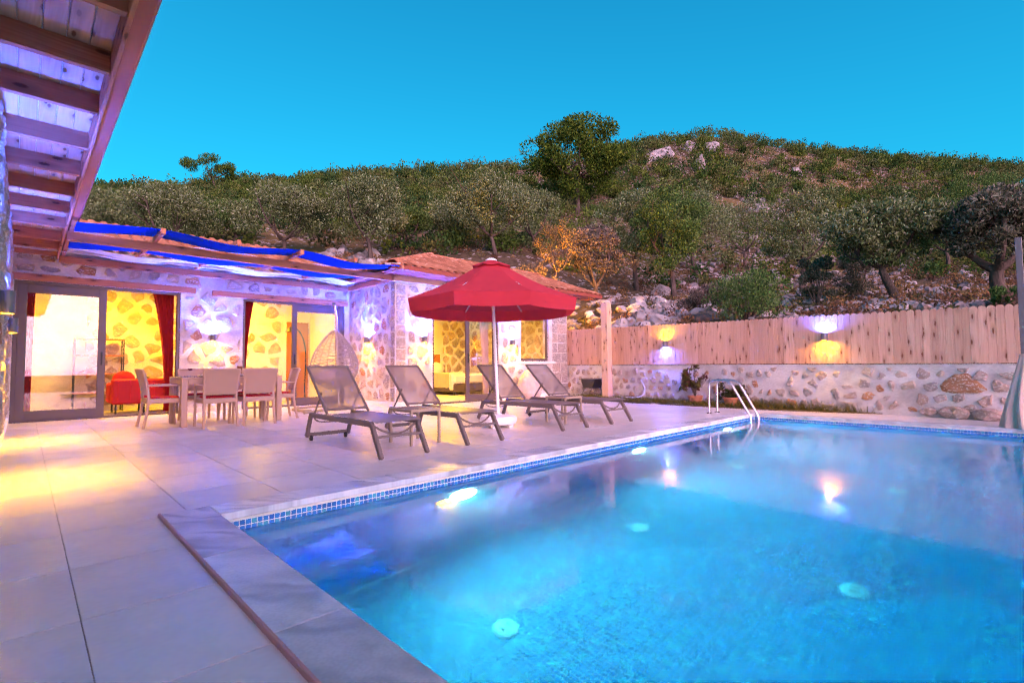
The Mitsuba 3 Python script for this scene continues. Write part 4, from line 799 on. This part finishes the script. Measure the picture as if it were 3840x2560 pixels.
part(be, 'blanket', bbox(9.52, 10.3, 12.56, 13.45, 0.22, 0.69, 0.02), 'tan_cloth'); part(be, 'throw', bbox(9.50, 10.0, 12.45, 12.62, 0.16, 0.715, 0.03), 'white_cloth')
part(be, 'headboard', bbox(9.2, 10.25, 14.08, 14.16, 0.1, 1.30, 0.01), 'door_wood')
for x in (9.6, 11.05):
    for y in (12.46, 13.95): part(be, 'leg', bar((x, y, 0), (x, y, 0.1), 0.04, 0.04), 'black_plastic')
pw = trimesh.creation.icosphere(subdivisions=3); pw.apply_scale((0.34, 0.12, 0.2)); pw.apply_translation((9.92, 13.9, 0.84)); single('bed_pillow', pw, 'plaster', 'pale pillow leaning on the headboard', 'pillow', smooth=True)

# ================================================================== the hill (surveyed from the photograph: pixel, distance along the view)
SURVEY = [(3800, 1170, 12), (3800, 1120, 16), (3800, 1060, 24), (3800, 985, 34), (3800, 870, 48), (3800, 730, 68), (3800, 640, 92),
          (3200, 1215, 13), (3200, 1145, 18), (3200, 1090, 24), (3200, 1040, 32), (3200, 960, 42), (3200, 850, 55), (3200, 725, 70), (3200, 590, 92),
          (2700, 1240, 14), (2700, 1190, 18), (2700, 1125, 24), (2700, 1045, 32), (2700, 930, 42), (2700, 815, 52), (2700, 700, 62), (2700, 590, 75), (2700, 515, 88),
          (2300, 1240, 16), (2300, 1165, 20), (2300, 1085, 26), (2300, 980, 34), (2300, 860, 44), (2300, 745, 56), (2300, 650, 68), (2300, 570, 84),
          (1800, 1130, 20), (1800, 1015, 25), (1800, 925, 32), (1800, 820, 42), (1800, 725, 55), (1800, 650, 74),
          (1300, 1060, 22), (1300, 965, 27), (1300, 885, 35), (1300, 800, 45), (1300, 725, 58), (1300, 672, 71),
          (700, 1020, 22), (700, 925, 28), (700, 855, 36), (700, 785, 47), (700, 722, 63), (200, 1000, 23), (200, 890, 32), (200, 815, 44), (200, 745, 61),
          (-700, 1000, 26), (-700, 850, 45), (-700, 780, 62), (4700, 1150, 20), (4700, 1000, 40), (4700, 800, 70), (4700, 720, 95)]
pts = np.array([at_depth(*s) for s in SURVEY]); back = []
for x, y, d in ((3800, 640, 92), (3200, 590, 92), (2700, 515, 88), (2300, 570, 84), (1800, 650, 74), (1300, 672, 71), (700, 722, 63), (200, 745, 61), (-700, 780, 62), (4700, 720, 95)):
    p = at_depth(x, y, d); q = p * 1.5; q[2] = p[2] * 0.9; back.append(q); q = p * 2.2; q[2] = p[2] * 0.55; back.append(q)
near = [fence_pt(s_, -1.2, 1.0) for s_ in (-4, 0, 3, 6, 9)] + [np.array([x, 18.5, 1.6]) for x in (-8, -2, 3, 8, 13)] + [np.array([14.5, 12.0, 1.5]), np.array([13.5, 16, 1.6])]
ctl = np.vstack([pts, back, near]); surf = RBFInterpolator(ctl[:, :2], ctl[:, 2], kernel='thin_plate_spline', smoothing=0.4)
def inside_plot(x, y):            # house, terrace and everything on the sea side
    s_ = (x - FP0[0]) * FD[0] + (y - FP0[1]) * FD[1]; o_ = (x - FP0[0]) * FN[0] + (y - FP0[1]) * FN[1]
    return ((o_ > -0.25) & (y < 18.2)) | ((x < 12.6) & (y < 17.6) & (o_ > -1.0)) | ((y < -6) & (x < 60) & (o_ > -0.25))
def ground_z(x, y, rough=True):
    x, y = np.atleast_1d(np.asarray(x, float)), np.atleast_1d(np.asarray(y, float)); z = surf(np.stack([x, y], 1))
    if rough:
        P = np.stack([x, y, x * 0], -1); z = z + 0.5 * (meshkit.fbm(P * 0.35, 3, 3) - 0.5) + 0.35 * (meshkit.fbm(P * 1.3, 2, 8) - 0.5)
    return z
gx = np.r_[np.arange(-140, -40, 5.0), np.arange(-40, 70, 0.9), np.arange(70, 230, 5.0)]; gy = np.r_[np.arange(-120, -10, 6.0), np.arange(-10, 75, 0.9), np.arange(75, 230, 5.0)]
GX, GY = np.meshgrid(gx, gy, indexing='ij'); GZ = np.clip(ground_z(GX.ravel(), GY.ravel()), -14, 60).reshape(GX.shape)
sea = np.clip((-GY + 4) / 60, 0, 1); ins = inside_plot(GX, GY)
GZ = np.where(ins, -2.2 - 9 * np.clip((-GY - 4) / 60, 0, 1), np.where(GY < 0, GZ * (1 - sea) - 10 * sea, GZ))
single('hillside', grid_mesh(np.stack([GX, GY, GZ], -1)), 'soil', kind='structure', smooth=True)
far = grid_mesh(np.array([[(-1500, -1500, -12.5), (1500, -1500, -12.5)], [(-1500, 1500, -12.5), (1500, 1500, -12.5)]], float)); far.invert() if far.face_normals[0, 2] < 0 else None
single('far_ground', far, 'soil', kind='structure')
def hill_point(x, d, lift=0.0):
    p = at_depth(x, 1000, d); return np.array([p[0], p[1], ground_z(p[0], p[1])[0] + lift])
def on_hill(x, y, d0=10, d1=120):           # where a line of sight meets the hill
    ds = np.linspace(d0, d1, 420); P = np.array([at_depth(x, y, d) for d in ds]); hit = np.nonzero((P[:, 2] < ground_z(P[:, 0], P[:, 1], False)) & ~inside_plot(P[:, 0], P[:, 1]))[0]
    return (ds[hit[0]], P[hit[0]]) if len(hit) else (None, None)

def tree_parts(seed, H, R, trunk_h, col, n, leaf=0.135, forks=3, flat=0.75, clumps=58, tr=0.12, lean=0.3, crown_low=0.24, sub=0.32, clumpy=0.5):
    r = np.random.default_rng(seed); top = np.array([r.uniform(-lean, lean), r.uniform(-lean, lean), trunk_h]); limbs = []
    limbs.append(sweep(spline([(0, 0, -0.5), (top[0] * 0.2 + r.uniform(-.1, .1), top[1] * 0.2, trunk_h * 0.3), (top[0] * 0.7, top[1] * 0.7 + r.uniform(-.1, .1), trunk_h * 0.7), top], 12), np.linspace(tr * 1.25, tr * 0.75, 12), 8))
    tips = []
    for k in range(forks):
        a = 2 * PI * (k + r.uniform(-0.25, 0.25)) / forks; e = np.array([math.cos(a) * R * 0.55, math.sin(a) * R * 0.55, H * r.uniform(0.62, 0.8)]) + top * [1, 1, 0]
        mid = (top + e) / 2 + np.array([math.cos(a) * R * 0.12, math.sin(a) * R * 0.12, -0.05 * H]) + r.normal(0, 0.08, 3)
        c = spline([top, mid, e], 10); limbs.append(sweep(c, np.linspace(tr * 0.62, tr * 0.22, 10), 6)); tips.append(c)
        for q in range(3):
            s = c[r.integers(3, 9)]; e2 = s + np.array([r.uniform(-1, 1) * R * 0.5, r.uniform(-1, 1) * R * 0.5, r.uniform(0.1, 0.3) * H]); limbs.append(sweep(spline([s, (s + e2) / 2 + r.normal(0, 0.06, 3), e2], 7), np.linspace(tr * 0.26, tr * 0.08, 7), 5))
    cz = H * (1 + crown_low) / 2; hz = H * (1 - crown_low) / 2; cs = []
    while len(cs) < clumps:
        d = r.normal(size=3); d /= np.linalg.norm(d); k = r.uniform(0.45, 1.0) ** 0.6
        if d[2] < -0.45 and r.random() < 0.6: continue
        wob = 1 + 0.28 * math.sin(3 * math.atan2(d[1], d[0]) + seed) * (1 - abs(d[2]))
        cs.append(np.array([d[0] * R * 0.86 * k * wob + top[0], d[1] * R * 0.86 * k * wob + top[1], cz + d[2] * hz * 0.86 * k]))
    rad = R * sub * r.uniform(0.55, 1.15, len(cs))
    return cat(limbs), leaf_cloud(cs, rad, n, leaf, col, seed + 900, aspect=0.40, flat=flat, var=0.42)
OLIVE = [(0.135, 0.175, 0.060), (0.19, 0.24, 0.10), (0.27, 0.33, 0.19), (0.095, 0.13, 0.042)]
GREEN = [(0.070, 0.14, 0.033), (0.11, 0.19, 0.048), (0.052, 0.105, 0.028), (0.14, 0.22, 0.075)]
GREYB = [(0.16, 0.13, 0.10), (0.21, 0.18, 0.14), (0.11, 0.09, 0.07)]
DARK = [(0.085, 0.095, 0.055), (0.13, 0.135, 0.085), (0.20, 0.20, 0.15)]
OC = 'olive trees on the slope behind the house and fence'
def tree(name, label, category, x, d, ytop, hw, col, n, group=None, seed=1, **k):
    """x, d: where the trunk stands; ytop and hw: how high and wide the photograph shows the crown."""
    base = hill_point(x, d); ztop = at_depth(x, ytop, d)[2]; H = max(1.2, ztop - base[2]); R = hw / FPX * d
    t = thing(name, label, category, group); tr_, lv = tree_parts(seed, H, R, k.pop('trunk', 0.30) * H, col, int(n * 1.35), **k)
    rot = trimesh.transformations.rotation_matrix(seed * 1.7, [0, 0, 1]); rot[:3, 3] = base
    tr_.apply_transform(rot); part(t, 'trunk', tr_, 'bark', smooth=60); v = lv[0] @ rot[:3, :3].T + base; part(t, 'crown', mk(v, lv[1]), 'leaf', color=lv[2], smooth=False)
    return t
TREES = [(3345, 17, 745, 190, OLIVE, 13000, 'olive tree with a bare dark forked trunk on the right slope', dict(trunk=0.34, forks=3, lean=0.4, crown_low=0.36, tr=0.14)),
         (3010, 26, 700, 150, OLIVE, 9000, 'broad grey green olive tree left of the dark forked one', dict(trunk=0.30, forks=4)),
         (3745, 15, 690, 200, DARK, 12000, 'dark shaded olive tree with a thick twisted trunk at the right edge', dict(trunk=0.28, tr=0.2, forks=4, crown_low=0.30)),
         (2385, 26, 690, 130, OLIVE, 8000, 'olive tree with a stout trunk, left one of the pair above the fence lamp', dict(trunk=0.34)),
         (2520, 23, 675, 150, GREEN, 10000, 'greener olive tree, right one of the pair above the fence lamp', dict(trunk=0.36, forks=4)),
         (2610, 32, 690, 150, OLIVE, 7000, 'pale olive tree just behind the greener one above the fence lamp', dict(trunk=0.25)),
         (1860, 27, 645, 190, OLIVE, 13000, 'largest pale olive tree, directly above the umbrella top', dict(trunk=0.24, forks=4)),
         (1700, 31, 760, 110, OLIVE, 6000, 'small olive tree left of the largest pale one', dict(trunk=0.24)),
         (2010, 31, 700, 110, OLIVE, 6000, 'rounded olive tree directly behind the orange lit sapling', dict(trunk=0.22)),
         (1390, 26, 665, 160, OLIVE, 11000, 'olive tree with a trunk visible beside rocks above the house ridge', dict(trunk=0.28)),
         (1530, 30, 780, 100, GREEN, 5000, 'low green tree between two olives above the wing roof', dict(trunk=0.2)),
         (1060, 26, 700, 190, OLIVE, 12000, 'spreading olive tree above the middle of the pergola', dict(trunk=0.2, forks=4)),
         (880, 30, 750, 120, GREEN, 6000, 'dark green tree between the two spreading olives on the left', dict(trunk=0.2)),
         (620, 25, 690, 170, OLIVE, 12000, 'wide brownish olive tree above the left part of the pergola', dict(trunk=0.18, forks=4)),
         (400, 27, 705, 140, OLIVE, 9000, 'olive tree next to the gutter end at the left', dict(trunk=0.18)),
         (3560, 31, 745, 110, GREEN, 6000, 'green tree between the dark forked olive and the right edge', dict(trunk=0.3)),
         (3700, 40, 620, 140, GREEN, 6000, 'tall green tree high on the right slope', dict(trunk=0.25)),
         (2790, 36, 730, 120, OLIVE, 5000, 'olive tree halfway up the slope between the greener olive and the hilltop', dict(trunk=0.22)),
         (3480, 42, 780, 100, GREEN, 5000, 'bushy tree behind the dark forked olive', dict(trunk=0.2)),
         (2230, 22, 830, 120, GREYB, 6500, 'greyish brown half bare tree right of the orange lit sapling', dict(trunk=0.2, forks=5))]
for k, (x, d, yt, hw, col, n, lab, kw) in enumerate(TREES): tree('olive_tree', lab, 'tree', x, d, yt, hw, col, n, OC, seed=k + 3, **kw)
PINE = [(0.095, 0.155, 0.020), (0.055, 0.105, 0.020), (0.13, 0.18, 0.026), (0.042, 0.08, 0.020)]
tree('pine_tree', 'tall spreading pine rising above the ridge line in the middle', 'tree', 2165, 48, 440, 205, PINE, 17000, seed=40, trunk=0.40, leaf=0.30, crown_low=0.10, sub=0.27, clumps=80, tr=0.24, forks=5)
tree('ridge_tree', 'lone windswept tree standing on the ridge at the left', 'tree', 800, 57, 572, 100, PINE, 4200, seed=43, trunk=0.4, leaf=0.2, sub=0.24, clumps=34, crown_low=0.35)
tree('sapling', 'small tree lit orange by a lamp, behind the umbrella', 'tree', 2065, 18, 795, 85, [(0.20, 0.14, 0.06), (0.26, 0.19, 0.09)], 3600, seed=47, trunk=0.55, forks=5, leaf=0.07, tr=0.05, crown_low=0.50, sub=0.26)
for k, (x, d, yt, hw, col, lab) in enumerate([(2790, 14.5, 985, 150, GREEN, 'big loose green bush behind the fence between the two fence lamps'), (3060, 19, 950, 60, DARK, 'dark round bush below the broad olive tree'), (3215, 20, 930, 75, DARK, 'dark bush just left of the forked trunk'), (3810, 12.5, 1075, 70, GREEN, 'green bush behind the right end of the fence'),
                                              (2620, 17, 1060, 70, GREYB, 'dry grey bush left of the big green bush'), (2010, 19.5, 960, 90, GREYB, 'brownish bare bush around the orange lit sapling')]):
    b = hill_point(x, d); H = at_depth(x, yt, d)[2] - b[2]; R = hw / FPX * d; r = np.random.default_rng(k + 60)
    cs = [b + np.array([r.uniform(-1, 1) * R * 0.75, r.uniform(-1, 1) * R * 0.75, H * r.uniform(0.12, 0.85)]) for _ in range(22)]
    t = thing('bush', lab, 'bush', 'bushes behind the fence'); leaves(t, 'foliage', leaf_cloud(cs, R * 0.36, 6000, 0.10, col, k + 300, up=0.8, aspect=0.3)); st = [sweep([b - (0, 0, 0.2), b * 0.5 + c * 0.5 + (0, 0, -0.05), c], 0.018, 4) for c in cs[:14]]; part(t, 'stems', cat(st), 'bark')
# maquis: the mass of shrubs on the upper hill, seen as one
sr = np.random.default_rng(77); V, F, Cc, off = [], [], [], 0
MAQ = np.array([(0.055, 0.105, 0.022), (0.080, 0.135, 0.028), (0.105, 0.150, 0.028), (0.11, 0.125, 0.042), (0.040, 0.085, 0.026), (0.13, 0.175, 0.065), (0.13, 0.165, 0.020)])
def shrub_at(p, R, Hs, col, n, leaf):
    global off
    cs = np.array([p + np.array([sr.uniform(-.6, .6) * R, sr.uniform(-.6, .6) * R, Hs * sr.uniform(0.15, 0.8)]) for _ in range(8)])
    v, f, c = leaf_cloud(cs, R * 0.5, n, leaf, col, int(sr.integers(1e6)), aspect=0.5, var=0.38); V.append(v); F.append(f + off); Cc.append(c); off += len(v)
cnt = 0
for _ in range(9000):
    x, d = sr.uniform(-700, 4600), sr.uniform(27, 100); p = at_depth(x, 1000, d); z = ground_z(p[0], p[1], False)[0]; P = np.array([p[0], p[1], z])
    if inside_plot(P[0], P[1]): continue
    dens = 1.0 if d > 44 else (0.55 if d > 34 else 0.22)
    if 2200 < x < 3500 and d < 46: dens *= 0.35
    if meshkit.noise(np.array([P * 0.11]))[0] < 0.16 or sr.random() > dens * 0.72: continue
    R = sr.uniform(0.8, 1.7) * (0.8 if d < 40 else 1.0); q = MAQ[int(meshkit.noise(np.array([P * 0.35]), 4)[0] * 3.2 + sr.uniform(0, 3.7)) % 7]
    shrub_at(P, R, R * sr.uniform(0.9, 1.5), q, int(190 if d < 60 else 120), 0.22 if d < 55 else 0.32); cnt += 1
single('hillside_shrubs', mk(np.vstack(V), np.vstack(F)), 'leaf', 'dense mixed shrubs covering the upper hill', 'shrubs', kind='stuff', color=np.vstack(Cc), smooth=False)
V, F, Cc, off = [], [], [], 0
DRY = np.array([(0.20, 0.115, 0.055), (0.15, 0.08, 0.045), (0.24, 0.15, 0.06), (0.13, 0.085, 0.06), (0.11, 0.10, 0.04)])
for _ in range(1500):
    x, d = sr.uniform(1200, 4400), sr.uniform(11, 36); p = at_depth(x, 1000, d); z = ground_z(p[0], p[1])[0]; P = np.array([p[0], p[1], z])
    if inside_plot(P[0] - 0.3, P[1]) or sr.random() > 0.6: continue
    R = sr.uniform(0.2, 0.6); shrub_at(P - (0, 0, 0.1), R, R * sr.uniform(0.8, 1.4), DRY[sr.integers(5)], 80, 0.11)
single('dry_brush', mk(np.vstack(V), np.vstack(F)), 'leaf', 'dry brown brush and grass tufts on the lower slope', 'brush', kind='stuff', color=np.vstack(Cc), smooth=False)
# rocks
ico = trimesh.creation.icosphere(subdivisions=1); ico2 = trimesh.creation.icosphere(subdivisions=3)
def rock_shape(base, r, size):
    v = base.vertices.copy(); v = v * (1 + 0.75 * (meshkit.noise(v * 1.4 + r.uniform(0, 99)) - 0.5)[:, None] + 0.35 * (meshkit.noise(v * 3.6 + r.uniform(0, 99)) - 0.5)[:, None])
    for _ in range(9):
        d = r.normal(size=3); d /= np.linalg.norm(d); c = r.uniform(0.55, 0.85); h = v @ d; v = v - np.outer(np.maximum(h - c, 0), d)
    return v * np.asarray(size)
rk = np.random.default_rng(5); V, F, U, off = [], [], [], 0
def scatter_rock(P, s):
    global off
    v = rock_shape(ico, rk, np.array([1, rk.uniform(0.6, 1), rk.uniform(0.5, 0.8)]) * s); a = rk.uniform(0, 6.3); R = np.array([[math.cos(a), -math.sin(a), 0], [math.sin(a), math.cos(a), 0], [0, 0, 1]]); V.append(v @ R.T + P); F.append(ico.faces + off); U.append(np.tile(rk.random(2), (len(v), 1))); off += len(v)
for (x0, x1, d0, d1, n, s0, s1) in [(2130, 2520, 14.5, 19, 420, 0.10, 0.30), (2900, 3700, 12.5, 24, 300, 0.08, 0.26), (2500, 3400, 26, 42, 380, 0.12, 0.34), (1200, 1600, 22, 27, 90, 0.2, 0.55), (2380, 2720, 16, 22, 160, 0.15, 0.55), (1500, 2300, 18, 23, 120, 0.15, 0.4), (2000, 4300, 14, 50, 500, 0.08, 0.35), (2750, 3250, 45, 62, 240, 0.2, 0.7)]:
    for _ in range(n):
        p = at_depth(rk.uniform(x0, x1), 1000, rk.uniform(d0, d1))
        if not inside_plot(p[0] - 0.4, p[1]): scatter_rock(np.array([p[0], p[1], ground_z(p[0], p[1])[0] + 0.02]), rk.uniform(s0, s1))
single('loose_rocks', mk(np.vstack(V), np.vstack(F)), 'rock', 'loose pale rocks and rubble scattered over the slope', 'rocks', kind='stuff', uv=np.vstack(U), smooth=False)
for k, (x, y, w, h, lab) in enumerate([(2475, 575, 62, 30, 'largest pale limestone outcrop near the hilltop'), (2590, 545, 34, 20, 'pale outcrop just right of and above the largest one'), (2670, 550, 45, 24, 'long pale outcrop right of the hilltop rocks'), (2632, 610, 24, 34, 'narrow upright outcrop below the hilltop rocks'), (2735, 665, 22, 18, 'small outcrop above the bare terrace strip'), (2990, 640, 26, 22, 'small grey outcrop on the right of the hill'), (2900, 665, 40, 12, 'flat pale ledge at the bare terrace strip'),
                                       (1385, 945, 42, 22, 'grey boulder beside the trunk above the house ridge'), (1290, 935, 24, 16, 'smaller grey boulder left of the one by the trunk'), (2480, 1085, 50, 28, 'dark grey boulder between the two trunks above the fence lamp'), (2600, 1075, 38, 26, 'dark boulder right of the two trunks above the fence lamp'), (3530, 1105, 42, 20, 'big boulder in the stone pile by the forked trunk')]):
    d, P = on_hill(x, y + h)
    if d is None: d, P = on_hill(x, y + h * 2 + 30)
    if d is None: continue
    s = d / FPX; v = rock_shape(ico2, np.random.default_rng(k + 20), np.array([w * s, w * s * 0.8, h * s * 1.5])); q = P + np.array([0, 0, h * s * 0.5]) + FW * np.array([1, 1, 0]) * w * s * 0.3
    single('rock_outcrop', mk(v + q, ico2.faces), 'rock', lab, 'rock', 'rock outcrops on the hill', smooth=False, uv=np.tile([0.85, 0.5], (len(v), 1)))

# ------------------------------------------------------------------ on the sea side, outside the frame: what the big door's pane mirrors
tw = thing('terrace_screen', 'dark slatted screen and post on the sea side of the terrace', 'screen')
for k in range(9): part(tw, 'slat', bbox(-6.3 + 0.0 * k, -3.6, -3.52, -3.49, 0.08 + k * 0.11, 0.18 + k * 0.11, 0.003), 'lamp_body')
part(tw, 'post', bbox(-3.58, -3.45, -3.56, -3.43, 0, 1.9, 0.005), 'lamp_body')

# ------------------------------------------------------------------ wall lamps: a tube open above and below, a lit disc in each end
def wall_lamp(pos, wall_dir, label, up_c, dn_c, up_p, dn_p, off=0.06, h=0.135, r=0.046, deep=0.011):
    pos = np.asarray(pos, float); wd = np.asarray(wall_dir, float); wd = wd / np.linalg.norm(wd)
    l = thing('wall_lamp', label, 'wall lamp', 'up and down wall lamps')
    tube = lathe([(r - 0.004, -h / 2), (r, -h / 2), (r, h / 2), (r - 0.004, h / 2), (r - 0.004, -h / 2)], 28, pos); part(l, 'housing', tube, 'lamp_body', smooth=30)
    part(l, 'core', lathe([(0, -h / 2 + deep + 0.01), (r - 0.005, -h / 2 + deep + 0.01), (r - 0.005, h / 2 - deep - 0.01), (0, h / 2 - deep - 0.01)], 20, pos), 'lamp_body')
    part(l, 'bracket', bar(pos + wd * (r - 0.003), pos + wd * (off - 0.001), 0.05, 0.06), 'lamp_body'); part(l, 'wall_plate', bar(pos + wd * (off - 0.012), pos + wd * (off - 0.0005), 0.08, 0.15), 'lamp_body')
    for sgn, c, p in ((1, up_c, up_p), (-1, dn_c, dn_p)):
        m = lathe([(0, 0), (0.034, 0)], 24, pos + np.array([0, 0, sgn * (h / 2 - deep)]))
        if m.face_normals[:, 2].mean() * sgn < 0: m.invert()
        part(l, 'bulb', m, 'white_plastic', emitter={'type': 'area', 'sampling_weight': 0.8, 'radiance': rgb(*(p * c))})
B_, A_ = BLUE, AMBER
wall_lamp((2.834, VF - 0.085, 1.54), (0, 1, 0), 'wall lamp on the house front between the two sliding doors', B_, A_, P_BLUE, P_AMBER, off=0.085)
wall_lamp((UW - 0.085, 10.95, 1.535), (1, 0, 0), 'wall lamp on the side of the wing beside the egg chair', B_, A_, P_BLUE, P_AMBER, off=0.085)
wall_lamp((6.625, VW - 0.085, 1.525), (0, 1, 0), 'wall lamp on the wing front left of the bedroom door', B_, A_, P_BLUE, P_AMBER, off=0.085)
wall_lamp((9.487, VW - 0.085, 1.525), (0, 1, 0), 'wall lamp between the bedroom door and the window', B_, A_, P_BLUE, P_AMBER, off=0.085)
wall_lamp(fence_pt(6.17, 0.105, 1.405), -N3, 'left lamp on the picket fence, amber above and blue below', A_, B_, P_AMBER * 0.42, P_BLUE * 0.20, off=0.08)
wall_lamp(fence_pt(2.58, 0.105, 1.395), -N3, 'right lamp on the picket fence, blue above and amber below', B_, A_, P_BLUE * 0.20, P_AMBER * 0.42, off=0.08)
wall_lamp((-0.105, 5.55, 1.43), (-1, 0, 0), 'nearer wall lamp on the side building at the left edge', B_, A_, P_BLUE * 0.9, P_AMBER * 2.0, off=0.09, h=0.18, deep=0.055)
wall_lamp((-0.105, 8.60, 1.44), (-1, 0, 0), 'farther wall lamp on the side building at the left edge', B_, A_, P_BLUE * 0.9, P_AMBER * 2.0, off=0.09, h=0.18, deep=0.055)
def ceiling_lamp(x, y, z, label, p, r=0.30):
    l = thing('ceiling_lamp', label, 'ceiling lamp', 'amber ceiling lamps indoors'); m = lathe([(0, 0), (r, 0)], 28, (x, y, z - 0.03))
    if m.face_normals[:, 2].mean() > 0: m.invert()
    part(l, 'housing', lathe([(0, -0.001), (r + 0.02, -0.001), (r + 0.02, -0.035), (r, -0.035), (r, -0.02), (0, -0.02)], 28, (x, y, z)), 'white_plastic'); part(l, 'diffuser', m, 'white_plastic', emitter={'type': 'area', 'sampling_weight': 1.5, 'radiance': rgb(*(p * ROOM))})
ceiling_lamp(1.4, 13.0, 2.75, 'round amber ceiling lamp in the living room near the sofa', P_ROOM * 2.2)
ceiling_lamp(4.1, 13.2, 2.75, 'round amber ceiling lamp in the living room near the second door', P_ROOM * 2.2)
ceiling_lamp(9.0, 12.0, 2.75, 'round amber ceiling lamp in the bedroom', P_ROOM * 3)
fl = thing('garden_spotlight', 'small garden spotlight behind the wing that lights the sapling orange', 'spotlight'); sp = hill_point(2085, 16.6); tg = hill_point(2065, 18) + np.array([0, 0, 2.0]); dd = (tg - sp - (0, 0, 0.15)); dd /= np.linalg.norm(dd); sd = np.cross(dd, [0, 0, 1]); sd /= np.linalg.norm(sd)
part(fl, 'housing', to_frame(lathe([(0, -0.12), (0.07, -0.12), (0.075, 0.03), (0.065, 0.03), (0.06, -0.02), (0, -0.02)], 20), sp + (0, 0, 0.15), sd, np.cross(sd, dd), dd), 'lamp_body'); part(fl, 'spike', sweep([sp - (0, 0, 0.2), sp + (0, 0, 0.12)], 0.012, 6), 'lamp_body')
m = to_frame(lathe([(0, 0), (0.055, 0)], 20), sp + (0, 0, 0.15), sd, np.cross(sd, dd), dd)
if (m.face_normals @ dd).mean() < 0: m.invert()
part(fl, 'lens', m, 'white_plastic', emitter={'type': 'area', 'radiance': rgb(*(P_TREE * np.array([1.0, 0.36, 0.02])))})
